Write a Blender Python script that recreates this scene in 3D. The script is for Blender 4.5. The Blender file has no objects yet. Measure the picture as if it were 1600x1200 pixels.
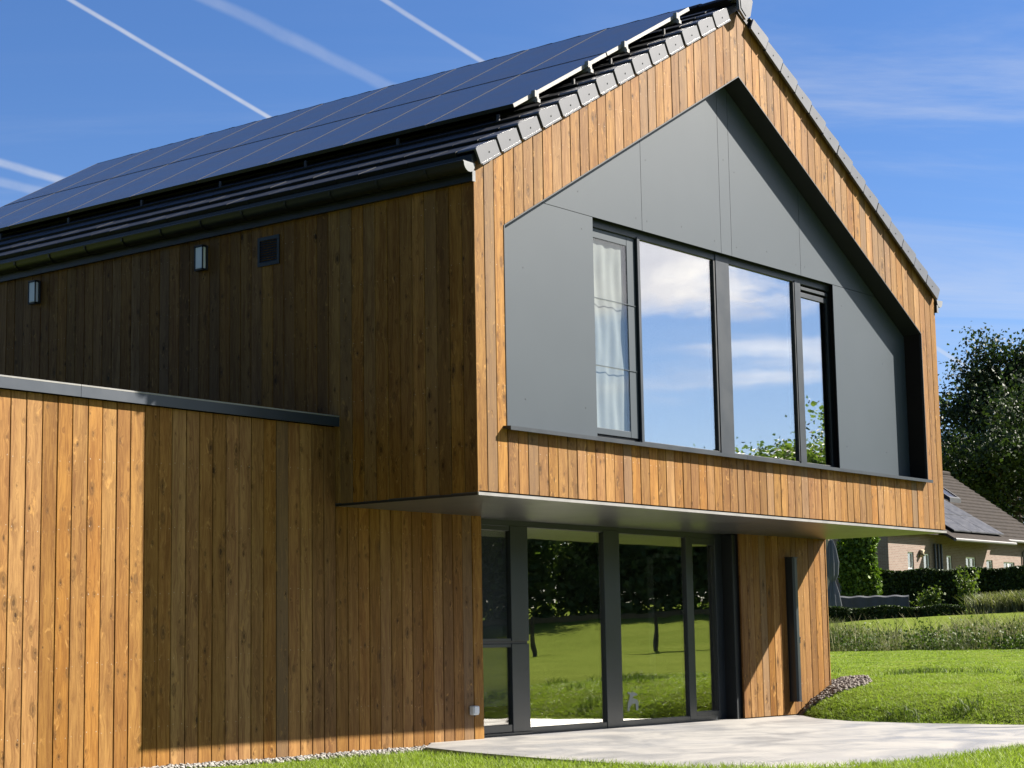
import bpy, math, random
import numpy as np
from mathutils import Vector, Matrix

rng = np.random.default_rng(7)
random.seed(7)
scene = bpy.context.scene
col = scene.collection

# ------------------------------------------------------------------ camera
cam_data = bpy.data.cameras.new('camera')
cam = bpy.data.objects.new('camera', cam_data)
col.objects.link(cam)
cr = Vector((0.62240112, -0.78251375, -0.01700241))
cu = Vector((-0.09764339, -0.09918072, 0.99026711))
cf = Vector((0.77658394, 0.61468319, 0.13813749))
m = Matrix.Identity(4)
for i in range(3):
    m[i][0] = cr[i]; m[i][1] = cu[i]; m[i][2] = -cf[i]
m[0][3], m[1][3], m[2][3] = -12.79982, -10.53361, 0.90230
cam.matrix_world = m
cam_data.sensor_width = 36
cam_data.lens = 2952.87 / 1600 * 36
cam_data.clip_start = 0.1
cam_data.clip_end = 4000
scene.camera = cam

# ------------------------------------------------------------------ light and sky
SUN = Vector((1.356, -1.0, 1.23)).normalized()
SUN_EL = math.asin(SUN.z)
SUN_AZ = math.atan2(SUN.x, SUN.y)          # clockwise from +y
sun_data = bpy.data.lights.new('sun', 'SUN')
sun_data.energy = 5.0
sun_data.angle = math.radians(0.53)
sun_data.color = (1.0, 0.93, 0.83)
sun = bpy.data.objects.new('sun', sun_data)
col.objects.link(sun)
sun.rotation_euler = SUN.to_track_quat('Z', 'Y').to_euler()

scene.view_settings.view_transform = 'Standard'
scene.view_settings.look = 'None'
scene.view_settings.exposure = 1.9
scene.view_settings.gamma = 1
scene.view_settings.use_curve_mapping = False
SKY_STRENGTH = 0.05
scene.cycles.max_bounces = 8
scene.cycles.diffuse_bounces = 3
scene.cycles.transparent_max_bounces = 12
scene.cycles.caustics_reflective = False
scene.cycles.caustics_refractive = False

world = bpy.data.worlds.new('World')
scene.world = world
world.use_nodes = True


class NT:
    """small node-tree helper"""
    def __init__(self, tree):
        self.t = tree
        tree.nodes.clear()

    def n(self, typ, _in=None, **kw):
        nd = self.t.nodes.new(typ)
        for k, v in kw.items():
            setattr(nd, k, v)
        for k, v in (_in or {}).items():
            self.set(nd, k, v)
        return nd

    def set(self, nd, k, v):
        s = nd.inputs[k]
        if isinstance(v, bpy.types.NodeSocket):
            self.t.links.new(v, s)
        elif isinstance(v, bpy.types.Node):
            self.t.links.new(v.outputs[0], s)
        else:
            s.default_value = v

    def math(self, op, a, b=None, c=None, clamp=False):
        nd = self.n('ShaderNodeMath', operation=op, use_clamp=clamp)
        self.set(nd, 0, a)
        if b is not None: self.set(nd, 1, b)
        if c is not None: self.set(nd, 2, c)
        return nd.outputs[0]

    def vmath(self, op, a, b=None):
        nd = self.n('ShaderNodeVectorMath', operation=op)
        self.set(nd, 0, a)
        if b is not None: self.set(nd, 1, b)
        return nd.outputs['Value'] if op in ('DOT_PRODUCT', 'LENGTH', 'DISTANCE') else nd.outputs[0]

    def mix(self, fac, a, b, blend='MIX'):
        nd = self.n('ShaderNodeMix', data_type='RGBA', blend_type=blend)
        self.set(nd, 0, fac); self.set(nd, 6, a); self.set(nd, 7, b)
        return nd.outputs[2]

    def smooth(self, v, lo, hi, a=0.0, b=1.0):
        nd = self.n('ShaderNodeMapRange', interpolation_type='SMOOTHSTEP')
        self.set(nd, 0, v); self.set(nd, 1, lo); self.set(nd, 2, hi); self.set(nd, 3, a); self.set(nd, 4, b)
        return nd.outputs[0]

    def lin(self, v, lo, hi, a=0.0, b=1.0):
        nd = self.n('ShaderNodeMapRange')
        self.set(nd, 0, v); self.set(nd, 1, lo); self.set(nd, 2, hi); self.set(nd, 3, a); self.set(nd, 4, b)
        return nd.outputs[0]

    def noise(self, vec, scale=5.0, detail=3.0, rough=0.5, dist=0.0, out=0):
        nd = self.n('ShaderNodeTexNoise')
        self.set(nd, 'Vector', vec)
        nd.inputs['Scale'].default_value = scale
        nd.inputs['Detail'].default_value = detail
        nd.inputs['Roughness'].default_value = rough
        nd.inputs['Distortion'].default_value = dist
        return nd.outputs[out]

    def mapping(self, vec, scale=(1, 1, 1), loc=(0, 0, 0)):
        nd = self.n('ShaderNodeMapping')
        self.set(nd, 'Vector', vec)
        nd.inputs['Scale'].default_value = scale
        nd.inputs['Location'].default_value = loc
        return nd.outputs[0]

    def ramp(self, fac, stops):
        nd = self.n('ShaderNodeValToRGB')
        self.set(nd, 0, fac)
        el = nd.color_ramp.elements
        while len(el) < len(stops): el.new(0.5)
        for e, (p, c) in zip(el, stops):
            e.position = p
            e.color = (*c, 1) if len(c) == 3 else c
        return nd.outputs[0]


def build_world():
    w = NT(world.node_tree)
    out = w.n('ShaderNodeOutputWorld')
    bg = w.n('ShaderNodeBackground')
    bg.inputs['Strength'].default_value = SKY_STRENGTH
    sky = w.n('ShaderNodeTexSky', sky_type='NISHITA', sun_disc=False)
    sky.sun_elevation = SUN_EL
    sky.sun_rotation = SUN_AZ
    sky.altitude = 200
    sky.air_density = 1.0
    sky.dust_density = 0.15
    sky.ozone_density = 2.6
    d = w.n('ShaderNodeTexCoord').outputs['Generated']
    sep = w.n('ShaderNodeSeparateXYZ', {0: d})
    z = sep.outputs[2]
    # high cirrus: coordinates on a plane far above
    den = w.math('ADD', w.math('MAXIMUM', z, 0.0), 0.10)
    px = w.math('DIVIDE', sep.outputs[0], den)
    py = w.math('DIVIDE', sep.outputs[1], den)
    plane = w.n('ShaderNodeCombineXYZ', {0: px, 1: py}).outputs[0]
    rot = w.n('ShaderNodeVectorRotate', rotation_type='Z_AXIS')
    w.set(rot, 'Vector', plane); rot.inputs['Angle'].default_value = 0.75
    c1 = w.noise(w.mapping(rot.outputs[0], (0.45, 1.3, 1), (3.1, 8.2, 0)), 1.0, 8, 0.62, 0.8)
    c2 = w.noise(w.mapping(plane, (0.35, 0.35, 1), (1.3, 4.4, 0)), 1.0, 3, 0.5)
    cir = w.math('MULTIPLY', w.smooth(c1, 0.44, 0.78), w.smooth(c2, 0.38, 0.62))
    cir = w.math('MULTIPLY', cir, 0.55)
    # cloud bank towards the sun side (seen mirrored in the windows)
    hd = w.n('ShaderNodeCombineXYZ', {0: sep.outputs[0], 1: sep.outputs[1], 2: 0.0}).outputs[0]
    hd = w.vmath('NORMALIZE', hd)
    toward = w.vmath('DOT_PRODUCT', hd, (0.80, -0.60, 0.0))
    c3 = w.noise(w.mapping(d, (3.0, 3.0, 9.5), (0.3, 0.2, 1.75)), 1.6, 7, 0.55, 0.3)
    lift = w.math('ADD', c3, w.smooth(z, 0.145, 0.215, -0.10, 0.16))
    lift = w.math('ADD', lift, w.smooth(z, 0.30, 0.55, 0.0, -0.16))
    bank = w.math('MULTIPLY', w.smooth(lift, 0.47, 0.64), w.smooth(toward, 0.55, 0.93))
    # thin streak low over the horizon on that side
    c4 = w.noise(w.mapping(d, (2.0, 2.0, 26.0), (1.3, 0.4, 0.33)), 1.4, 5, 0.5)
    streak = w.math('MULTIPLY', w.smooth(c4, 0.52, 0.70), w.smooth(toward, 0.75, 0.97))
    streak = w.math('MULTIPLY', streak, w.math('MULTIPLY', w.smooth(z, 0.06, 0.10), w.smooth(z, 0.19, 0.15)))
    streak = w.math('MULTIPLY', streak, 0.55)

    # contrails: straight lines across the sky are great circles
    def contrail(a, b, width, strength, fuzz):
        a = Vector(a); b = Vector(b)
        nrm = a.cross(b).normalized()
        mid = (a + b).normalized()
        v = w.vmath('DOT_PRODUCT', d, tuple(nrm))
        wob = w.noise(d, 26.0, 4, 0.55)
        v = w.math('ADD', v, w.lin(wob, 0, 1, -fuzz, fuzz))
        v = w.math('ABSOLUTE', v)
        t = w.smooth(v, width * 1.15, width * 0.25)
        t = w.math('MULTIPLY', t, w.smooth(w.vmath('DOT_PRODUCT', d, tuple(mid)), 0.86, 0.95))
        br = w.noise(d, 60.0, 4, 0.6)
        return w.math('MULTIPLY', t, w.lin(br, 0.3, 0.7, strength * 0.65, strength))
    trails = [
        ((0.584, 0.7426, 0.328), (0.6728, 0.6874, 0.2737), 0.0014, 0.68, 0.0003),
        ((0.6368, 0.6963, 0.3312), (0.7123, 0.6392, 0.29), 0.0040, 0.22, 0.0022),
        ((0.6987, 0.6332, 0.333), (0.7403, 0.6006, 0.3021), 0.0016, 0.58, 0.0004),
        ((0.5722, 0.7818, 0.2479), (0.5986, 0.7641, 0.2405), 0.0026, 0.55, 0.0009),
        ((0.5737, 0.7836, 0.2385), (0.5894, 0.7728, 0.2352), 0.0030, 0.32, 0.0016),
    ]
    bank = w.math('MAXIMUM', bank, streak)
    cov = cir
    for tr in trails:
        cov = w.math('MAXIMUM', cov, contrail(*tr))
    hsv = w.n('ShaderNodeHueSaturation', {'Color': sky.outputs[0]})
    hsv.inputs['Saturation'].default_value = 1.22
    c5 = w.noise(w.mapping(d, (4, 4, 12)), 2.0, 5, 0.6)
    bankcol = w.mix(w.smooth(c5, 0.35, 0.7), (6.4, 6.6, 7.6, 1), (11.5, 11.2, 11.0, 1))
    tint = w.mix(1.0, hsv.outputs[0], (0.66, 0.640, 0.780, 1), 'MULTIPLY')
    final = w.mix(cov, tint, (3.9, 4.1, 4.5, 1))
    final = w.mix(bank, final, bankcol)
    w.set(bg, 'Color', final)
    w.set(out, 'Surface', bg.outputs[0])


build_world()

# ------------------------------------------------------------------ materials
MAT = {}


def new_mat(name):
    mt = bpy.data.materials.new(name)
    mt.use_nodes = True
    t = NT(mt.node_tree)
    out = t.n('ShaderNodeOutputMaterial')
    bs = t.n('ShaderNodeBsdfPrincipled')
    t.set(out, 'Surface', bs.outputs[0])
    MAT[name] = mt
    return t, bs, out


def bump(t, bs, h, strength=0.3, dist=0.01):
    b = t.n('ShaderNodeBump')
    b.inputs['Strength'].default_value = strength
    b.inputs['Distance'].default_value = dist
    t.set(b, 'Height', h)
    t.set(bs, 'Normal', b.outputs[0])


def simple(name, rgb, rough=0.5, spec=0.5, metal=0.0, var=0.12, scale=6.0, bmp=0.0, bscale=60.0, rvar=0.06):
    t, bs, _ = new_mat(name)
    co = t.n('ShaderNodeTexCoord').outputs['Object']
    n = t.noise(co, scale, 5, 0.6)
    c = t.mix(t.smooth(n, 0.25, 0.75), tuple(v * (1 - var) for v in rgb) + (1,), tuple(min(1, v * (1 + var)) for v in rgb) + (1,))
    t.set(bs, 'Base Color', c)
    bs.inputs['Roughness'].default_value = rough
    t.set(bs, 'Roughness', t.lin(n, 0.2, 0.8, max(0.02, rough - rvar), min(1, rough + rvar)))
    bs.inputs['Specular IOR Level'].default_value = spec
    bs.inputs['Metallic'].default_value = metal
    if bmp > 0:
        bump(t, bs, t.noise(co, bscale, 4, 0.6), bmp, 0.004)
    return MAT[name]


def wood(name, lo, hi):
    t, bs, _ = new_mat(name)
    oi = t.n('ShaderNodeObjectInfo')
    rnd = oi.outputs['Random']
    co = t.n('ShaderNodeTexCoord').outputs['Object']

    def wn(k):
        return t.n('ShaderNodeTexWhiteNoise', {'W': t.math('MULTIPLY', rnd, k)}, noise_dimensions='1D').outputs[0]
    r1, r2, r3, r4 = wn(91.7), wn(37.3), wn(13.9), wn(57.1)
    off = t.n('ShaderNodeCombineXYZ', {0: t.math('MULTIPLY', r1, 40.0), 1: t.math('MULTIPLY', r3, 9.0), 2: t.math('MULTIPLY', r2, 60.0)}).outputs[0]
    p = t.vmath('ADD', co, off)
    sx = t.n('ShaderNodeSeparateXYZ', {0: p})

    def knots(kx, kz, keep_above, rlo, rhi, shift):
        pk = t.mapping(p, (kx, 0.0, kz), (shift, 0, shift * 1.7))
        vor = t.n('ShaderNodeTexVoronoi', {'Vector': pk}, feature='F1')
        vor.inputs['Scale'].default_value = 1.0
        kd = vor.outputs['Distance']
        kc = t.n('ShaderNodeSeparateColor', {0: vor.outputs['Color']})
        keep = t.math('GREATER_THAN', kc.outputs[0], keep_above)
        kr = t.lin(kc.outputs[1], 0, 1, rlo, rhi)
        kd2 = t.math('ADD', kd, t.lin(t.noise(p, 55, 3), 0, 1, -0.07, 0.07))
        q = t.math('DIVIDE', kd2, kr)
        core = t.math('MULTIPLY', t.smooth(q, 1.0, 0.45), keep)
        ring = t.math('MULTIPLY', t.math('MULTIPLY', t.smooth(q, 1.75, 1.15), t.smooth(q, 0.7, 1.1)), keep)
        halo = t.math('MULTIPLY', t.smooth(t.math('DIVIDE', kd, kr), 5.0, 0.7), keep)
        return core, ring, halo, kc.outputs[2]
    c1, g1r, h1, kv = knots(9.0, 4.2, 0.52, 0.080, 0.19, 0.0)
    c2, g2r, h2, kv2 = knots(15.0, 9.0, 0.64, 0.08, 0.17, 4.3)
    core = t.math('MAXIMUM', c1, c2)
    ring = t.math('MAXIMUM', g1r, g2r)
    halo = t.math('MAXIMUM', h1, h2)
    # grain that flows round the knots
    warp = t.noise(t.mapping(p, (5, 1, 1.3)), 1.0, 3, 0.55)
    gx = t.math('ADD', sx.outputs[0], t.lin(warp, 0, 1, -0.045, 0.045))
    gx = t.math('ADD', gx, t.math('MULTIPLY', halo, 0.030))
    gv = t.n('ShaderNodeCombineXYZ', {0: gx, 1: 0.0, 2: t.math('MULTIPLY', sx.outputs[2], 0.05)}).outputs[0]
    a1 = t.noise(gv, 62, 4, 0.62)
    a2 = t.noise(gv, 190, 3, 0.6)
    a3 = t.noise(gv, 14, 3, 0.5)
    g = t.math('ADD', t.math('MULTIPLY', a1, 0.45), t.math('ADD', t.math('MULTIPLY', a2, 0.20), t.math('MULTIPLY', a3, 0.35)))
    c = t.mix(t.smooth(g, 0.38, 0.62), (*lo, 1), (*hi, 1))
    # tone drifting along each board, and tone from board to board
    dr = t.noise(t.mapping(p, (3, 1, 0.55)), 1.0, 3, 0.6)
    c = t.mix(t.smooth(dr, 0.45, 0.72, 0.0, 0.45), c, t.mix(1.0, c, (0.74, 0.62, 0.50, 1), 'MULTIPLY'))
    c = t.mix(t.math('MULTIPLY', r1, 0.55), c, t.mix(1.0, c, (0.84, 0.68, 0.52, 1), 'MULTIPLY'))
    hs = t.n('ShaderNodeHueSaturation', {'Color': c, 'Value': t.lin(r2, 0, 1, 0.74, 1.14), 'Saturation': t.lin(r3, 0, 1, 0.92, 1.05)})
    c = hs.outputs[0]
    c = t.mix(t.math('MULTIPLY', t.math('LESS_THAN', r4, 0.09), 0.45), c, (0.12, 0.088, 0.058, 1))
    c = t.mix(t.math('MULTIPLY', t.math('GREATER_THAN', r4, 0.86), 0.38), c, tuple(v * 0.50 for v in lo) + (1,))
    # knots, their dark rings, stained halos, pale torn grain beside them
    c = t.mix(t.math('MULTIPLY', halo, 0.20), c, tuple(v * 0.62 for v in lo) + (1,))
    fl = t.noise(t.mapping(p, (20, 1, 9)), 1.0, 3, 0.6, 1.2)
    pale = t.math('MULTIPLY', t.smooth(fl, 0.56, 0.70), t.math('ADD', t.math('MULTIPLY', halo, 0.55), 0.06))
    c = t.mix(pale, c, tuple(min(1, v * 1.55) for v in hi) + (1,))
    c = t.mix(t.math('MULTIPLY', ring, 0.50), c, tuple(v * 0.35 for v in lo) + (1,))
    c = t.mix(t.math('MULTIPLY', core, t.lin(kv, 0, 1, 0.60, 1.0)), c, tuple(v * 0.22 for v in lo) + (1,))
    # rain streaks and scuffs
    st = t.noise(t.mapping(p, (7, 1, 0.5)), 1.0, 5, 0.65)
    c = t.mix(t.smooth(st, 0.55, 0.80, 0.0, 0.42), c, tuple(v * 0.50 for v in lo) + (1,))
    # nail heads, two per batten
    nx = t.math('ABSOLUTE', t.math('SUBTRACT', t.math('ABSOLUTE', t.n('ShaderNodeSeparateXYZ', {0: co}).outputs[0]), 0.048))
    nz = t.math('ABSOLUTE', t.math('SUBTRACT', t.math('FRACT', t.math('DIVIDE', t.math('ADD', t.n('ShaderNodeSeparateXYZ', {0: co}).outputs[2], t.lin(r4, 0, 1, 0.39, 0.45)), 0.55)), 0.5))
    nd = t.math('ADD', t.math('POWER', t.math('DIVIDE', nx, 0.0045), 2.0), t.math('POWER', t.math('DIVIDE', nz, 0.0085), 2.0))
    nail = t.math('LESS_THAN', nd, 1.0)
    c = t.mix(t.math('MULTIPLY', nail, t.lin(r2, 0, 1, 0.0, 0.7)), c, (0.40, 0.33, 0.25, 1))
    t.set(bs, 'Base Color', c)
    t.set(bs, 'Roughness', t.lin(g, 0.3, 0.7, 0.66, 0.50))
    bs.inputs['Specular IOR Level'].default_value = 0.12
    h = t.math('SUBTRACT', t.math('ADD', t.math('MULTIPLY', a1, 0.6), t.math('MULTIPLY', a2, 0.4)), t.math('MULTIPLY', core, 0.5))
    bump(t, bs, h, 0.45, 0.004)
    return MAT[name]


wood('larch', (0.146, 0.067, 0.0175), (0.278, 0.152, 0.0450))
simple('backing', (0.012, 0.010, 0.009), 0.9, 0.1)
simple('facade_grey', (0.028, 0.039, 0.049), 0.44, 0.36, var=0.02, scale=1.5, rvar=0.008)
simple('anthracite', (0.011, 0.0150, 0.0190), 0.38, 0.5, var=0.06, scale=4)
simple('frame_grey', (0.018, 0.023, 0.029), 0.42, 0.35, var=0.05, scale=4)
simple('lining_dark', (0.008, 0.010, 0.012), 0.5, 0.4, var=0.05)
simple('coping_metal', (0.019, 0.027, 0.040), 0.40, 0.5, var=0.06, scale=2)
simple('trim_light', (0.18, 0.176, 0.17), 0.5, 0.4)
simple('soffit_grey', (0.05, 0.052, 0.052), 0.36, 0.5, var=0.05, scale=1.0)
simple('roof_tile', (0.006, 0.007, 0.009), 0.55, 0.25, var=0.25, scale=3, bmp=0.15)
simple('verge_tile', (0.052, 0.054, 0.059), 0.34, 0.85, var=0.05, scale=3, rvar=0.02)
simple('gutter_metal', (0.007, 0.008, 0.010), 0.42, 0.5, var=0.10)
simple('gutter_cap', (0.12, 0.125, 0.13), 0.45, 0.5)
simple('alu', (0.22, 0.215, 0.20), 0.45, 0.4)
simple('black_plastic', (0.012, 0.012, 0.014), 0.5, 0.5)
simple('white_plastic', (0.80, 0.82, 0.84), 0.35, 0.5, var=0.03)
simple('socket_grey', (0.55, 0.58, 0.60), 0.45, 0.5)
simple('plaster', (0.62, 0.60, 0.56), 0.8, 0.3, var=0.04)
simple('floor_dark', (0.09, 0.085, 0.08), 0.4, 0.4)
simple('curtain', (0.30, 0.295, 0.285), 0.85, 0.2, var=0.05)
simple('white_paint', (0.78, 0.78, 0.76), 0.5, 0.4, var=0.02)
simple('bark', (0.055, 0.043, 0.033), 0.9, 0.2, var=0.35, scale=9, bmp=0.5)
simple('fence_wood', (0.05, 0.042, 0.035), 0.8, 0.2, var=0.3)
simple('tarp_grey', (0.050, 0.053, 0.058), 0.75, 0.3, var=0.12)
simple('parasol_cloth', (0.11, 0.118, 0.135), 0.8, 0.3, var=0.10)
simple('stone_white', (0.72, 0.71, 0.69), 0.7, 0.3)
simple('brick_joint', (0.40, 0.34, 0.29), 0.9, 0.2)
simple('neighbour_gutter', (0.09, 0.09, 0.088), 0.5, 0.4)
simple('render_beige', (0.34, 0.28, 0.20), 0.85, 0.2)


def mat_solar():
    t, bs, _ = new_mat('solar_glass')
    co = t.n('ShaderNodeTexCoord').outputs['Object']
    sp = t.n('ShaderNodeSeparateXYZ', {0: co})
    fx = t.math('FRACT', t.math('MULTIPLY', sp.outputs[0], 6.0))
    fy = t.math('FRACT', t.math('MULTIPLY', sp.outputs[1], 6.0))
    line = t.math('MAXIMUM', t.math('LESS_THAN', fx, 0.02), t.math('LESS_THAN', fy, 0.02))
    c = t.mix(line, (0.008, 0.009, 0.014, 1), (0.016, 0.017, 0.024, 1))
    dust = t.noise(co, 3.0, 5, 0.6)
    c = t.mix(t.smooth(dust, 0.3, 0.8, 0.09, 0.16), c, (0.23, 0.215, 0.22, 1))
    t.set(bs, 'Base Color', c)
    t.set(bs, 'Roughness', t.lin(dust, 0.2, 0.8, 0.16, 0.26))
    bs.inputs['Specular IOR Level'].default_value = 0.27


mat_solar()


def mat_glass(name, refl, tint):
    mt = bpy.data.materials.new(name)
    mt.use_nodes = True
    t = NT(mt.node_tree)
    out = t.n('ShaderNodeOutputMaterial')
    gl = t.n('ShaderNodeBsdfGlossy')
    gl.inputs['Roughness'].default_value = 0.0
    gl.inputs['Color'].default_value = (0.95, 0.91, 0.86, 1)
    co = t.n('ShaderNodeTexCoord').outputs['Object']
    b = t.n('ShaderNodeBump')
    b.inputs['Strength'].default_value = 0.05
    b.inputs['Distance'].default_value = 0.02
    t.set(b, 'Height', t.noise(co, 1.3, 2, 0.5))
    t.set(gl, 'Normal', b.outputs[0])
    tr = t.n('ShaderNodeBsdfTransparent')
    tr.inputs['Color'].default_value = (*tint, 1)
    mx = t.n('ShaderNodeMixShader')
    mx.inputs[0].default_value = refl
    t.set(mx, 1, tr.outputs[0]); t.set(mx, 2, gl.outputs[0])
    t.set(out, 'Surface', mx.outputs[0])
    MAT[name] = mt


mat_glass('glass_upper', 0.50, (0.80, 0.86, 0.86))
mat_glass('glass_lower', 0.42, (0.80, 0.86, 0.84))
mat_glass('glass_plain', 0.12, (0.85, 0.88, 0.88))


def mat_concrete():
    t, bs, _ = new_mat('concrete')
    co = t.n('ShaderNodeTexCoord').outputs['Object']
    n1 = t.noise(t.mapping(co, (0.7, 1.2, 1)), 1.4, 6, 0.62, 0.7)
    n2 = t.noise(co, 9, 5, 0.6)
    n3 = t.noise(t.mapping(co, (1, 1, 1), (4, 7, 0)), 0.8, 4, 0.55, 0.4)
    c = t.mix(t.smooth(n1, 0.36, 0.66), (0.172, 0.171, 0.172, 1), (0.248, 0.238, 0.222, 1))
    c = t.mix(t.smooth(n3, 0.50, 0.70, 0, 0.45), c, (0.150, 0.153, 0.162, 1))
    c = t.mix(t.smooth(n2, 0.5, 0.8, 0, 0.25), c, (0.30, 0.29, 0.265, 1))
    t.set(bs, 'Base Color', c)
    t.set(bs, 'Roughness', t.smooth(n1, 0.3, 0.7, 0.42, 0.75))
    bs.inputs['Specular IOR Level'].default_value = 0.4
    bump(t, bs, n2, 0.15, 0.004)


mat_concrete()


def mat_ground():
    t, bs, _ = new_mat('lawn_ground')
    co = t.n('ShaderNodeTexCoord').outputs['Object']
    n1 = t.noise(co, 0.35, 5, 0.6)
    n2 = t.noise(co, 3.5, 5, 0.65)
    n3 = t.noise(co, 22, 4, 0.7)
    c = t.mix(t.smooth(n1, 0.3, 0.7), (0.092, 0.124, 0.022, 1), (0.120, 0.152, 0.030, 1))
    c = t.mix(t.smooth(n2, 0.48, 0.75, 0, 0.55), c, (0.055, 0.072, 0.011, 1))
    c = t.mix(t.smooth(n3, 0.45, 0.75, 0, 0.6), c, (0.135, 0.158, 0.030, 1))
    c = t.mix(t.smooth(t.noise(co, 1.1, 5, 0.7), 0.66, 0.76, 0, 0.6), c, (0.055, 0.048, 0.022, 1))
    t.set(bs, 'Base Color', c)
    bs.inputs['Roughness'].default_value = 0.95
    bs.inputs['Specular IOR Level'].default_value = 0.0
    bump(t, bs, t.math('ADD', n3, n2), 0.5, 0.03)


mat_ground()


def mat_leaf(name, lo, hi, scale=0.6, trans=0.30, patch=None):
    mt = bpy.data.materials.new(name)
    mt.use_nodes = True
    t = NT(mt.node_tree)
    out = t.n('ShaderNodeOutputMaterial')
    geo = t.n('ShaderNodeNewGeometry')
    rnd = geo.outputs['Random Per Island']
    co = t.n('ShaderNodeTexCoord').outputs['Object']
    n = t.noise(co, scale, 4, 0.6)
    f = t.math('ADD', t.math('MULTIPLY', rnd, 0.55), t.math('MULTIPLY', n, 0.45))
    c = t.mix(t.smooth(f, 0.2, 0.8), (*lo, 1), (*hi, 1))
    if patch:
        c = t.mix(t.smooth(t.noise(co, patch[1], 4, 0.6), 0.52, 0.70, 0, 0.7), c, (*patch[0], 1))
    df = t.n('ShaderNodeBsdfPrincipled', {'Base Color': c})
    df.inputs['Roughness'].default_value = 0.55
    df.inputs['Specular IOR Level'].default_value = 0.25
    tl = t.n('ShaderNodeBsdfTranslucent', {'Color': t.mix(1.0, c, (1.1, 1.25, 0.5, 1), 'MULTIPLY')})
    mx = t.n('ShaderNodeMixShader')
    mx.inputs[0].default_value = trans
    t.set(mx, 1, df.outputs[0]); t.set(mx, 2, tl.outputs[0])
    t.set(out, 'Surface', mx.outputs[0])
    MAT[name] = mt


mat_leaf('grass_blade', (0.118, 0.170, 0.024), (0.232, 0.292, 0.056), 1.3, 0.42, ((0.088, 0.132, 0.018), 0.8))
mat_leaf('weed_blade', (0.085, 0.098, 0.036), (0.225, 0.220, 0.115), 0.7, 0.30, ((0.045, 0.075, 0.016), 0.5))
mat_leaf('weed_leaf', (0.03, 0.058, 0.009), (0.07, 0.105, 0.02), 0.7, 0.30)
mat_leaf('oak_leaf', (0.011, 0.022, 0.009), (0.037, 0.057, 0.018), 0.3, 0.25)
mat_leaf('hedge_leaf', (0.014, 0.026, 0.006), (0.040, 0.062, 0.013), 0.8, 0.2)
mat_leaf('ivy_leaf', (0.040, 0.080, 0.008), (0.125, 0.190, 0.022), 0.8, 0.25)
mat_leaf('sapling_leaf', (0.045, 0.075, 0.01), (0.105, 0.14, 0.03), 0.8, 0.3)
mat_leaf('garden_leaf', (0.036, 0.068, 0.018), (0.130, 0.180, 0.050), 0.5, 0.50)
simple('solar_old', (0.035, 0.035, 0.038), 0.45, 0.2, var=0.5, scale=4)
simple('straw', (0.20, 0.185, 0.10), 0.8, 0.1)
simple('hook_metal', (0.03, 0.03, 0.03), 0.5, 0.3)
simple('sticker_film', (0.24, 0.26, 0.22), 0.6, 0.2)
simple('solar_frame', (0.085, 0.085, 0.092), 0.8, 0.05)
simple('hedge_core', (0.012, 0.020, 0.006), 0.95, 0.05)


def mat_gravel(name, a, b, c3):
    t, bs, _ = new_mat(name)
    geo = t.n('ShaderNodeNewGeometry')
    c = t.ramp(geo.outputs['Random Per Island'], [(0.0, a), (0.5, b), (1.0, c3)])
    t.set(bs, 'Base Color', c)
    bs.inputs['Roughness'].default_value = 0.8


mat_gravel('gravel_pale', (0.10, 0.092, 0.083), (0.19, 0.177, 0.16), (0.28, 0.265, 0.245))
mat_gravel('gravel_brown', (0.055, 0.044, 0.036), (0.12, 0.098, 0.080), (0.19, 0.165, 0.145))
simple('soil', (0.06, 0.045, 0.032), 0.95, 0.1)


def mat_brick():
    t, bs, _ = new_mat('neighbour_brick')
    co = t.n('ShaderNodeTexCoord').outputs['Object']
    sp = t.n('ShaderNodeSeparateXYZ', {0: co})
    v = t.n('ShaderNodeCombineXYZ', {0: t.math('ADD', sp.outputs[0], sp.outputs[1]), 1: sp.outputs[2]}).outputs[0]
    br = t.n('ShaderNodeTexBrick', {'Vector': v})
    br.inputs['Color1'].default_value = (0.135, 0.082, 0.060, 1)
    br.inputs['Color2'].default_value = (0.185, 0.124, 0.095, 1)
    br.inputs['Mortar'].default_value = (0.19, 0.165, 0.14, 1)
    br.inputs['Scale'].default_value = 1.0
    br.inputs['Brick Width'].default_value = 0.21
    br.inputs['Row Height'].default_value = 0.065
    br.inputs['Mortar Size'].default_value = 0.010
    n = t.noise(co, 5, 4, 0.6)
    c = t.mix(t.smooth(n, 0.4, 0.8, 0, 0.35), br.outputs[0], (0.12, 0.08, 0.062, 1))
    t.set(bs, 'Base Color', c)
    bs.inputs['Roughness'].default_value = 0.9
    bump(t, bs, br.outputs[1], -0.4, 0.01)


mat_brick()
simple('neighbour_tile', (0.036, 0.031, 0.0275), 0.85, 0.05, var=0.28, scale=5)

# ------------------------------------------------------------------ mesh helpers


def make_obj(name, verts, faces, mat, parent=None, loc=(0, 0, 0), rotz=0.0, smooth=False):
    me = bpy.data.meshes.new(name)
    me.from_pydata([tuple(v) for v in verts], [], faces)
    me.update()
    if mat: me.materials.append(MAT[mat])
    if smooth:
        me.polygons.foreach_set('use_smooth', [True] * len(me.polygons))
    o = bpy.data.objects.new(name, me)
    o.location = loc
    o.rotation_euler = (0, 0, rotz)
    col.objects.link(o)
    if parent: o.parent = parent
    return o


def link_copy(src, name, parent, loc, rotz=0.0):
    o = bpy.data.objects.new(name, src.data)
    o.location = loc
    o.rotation_euler = (0, 0, rotz)
    o.parent = parent
    col.objects.link(o)
    return o


def tag(o, label=None, cat=None, group=None, kind=None):
    if label: o['label'] = label
    if cat: o['category'] = cat
    if group: o['group'] = group
    if kind: o['kind'] = kind
    return o


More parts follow.
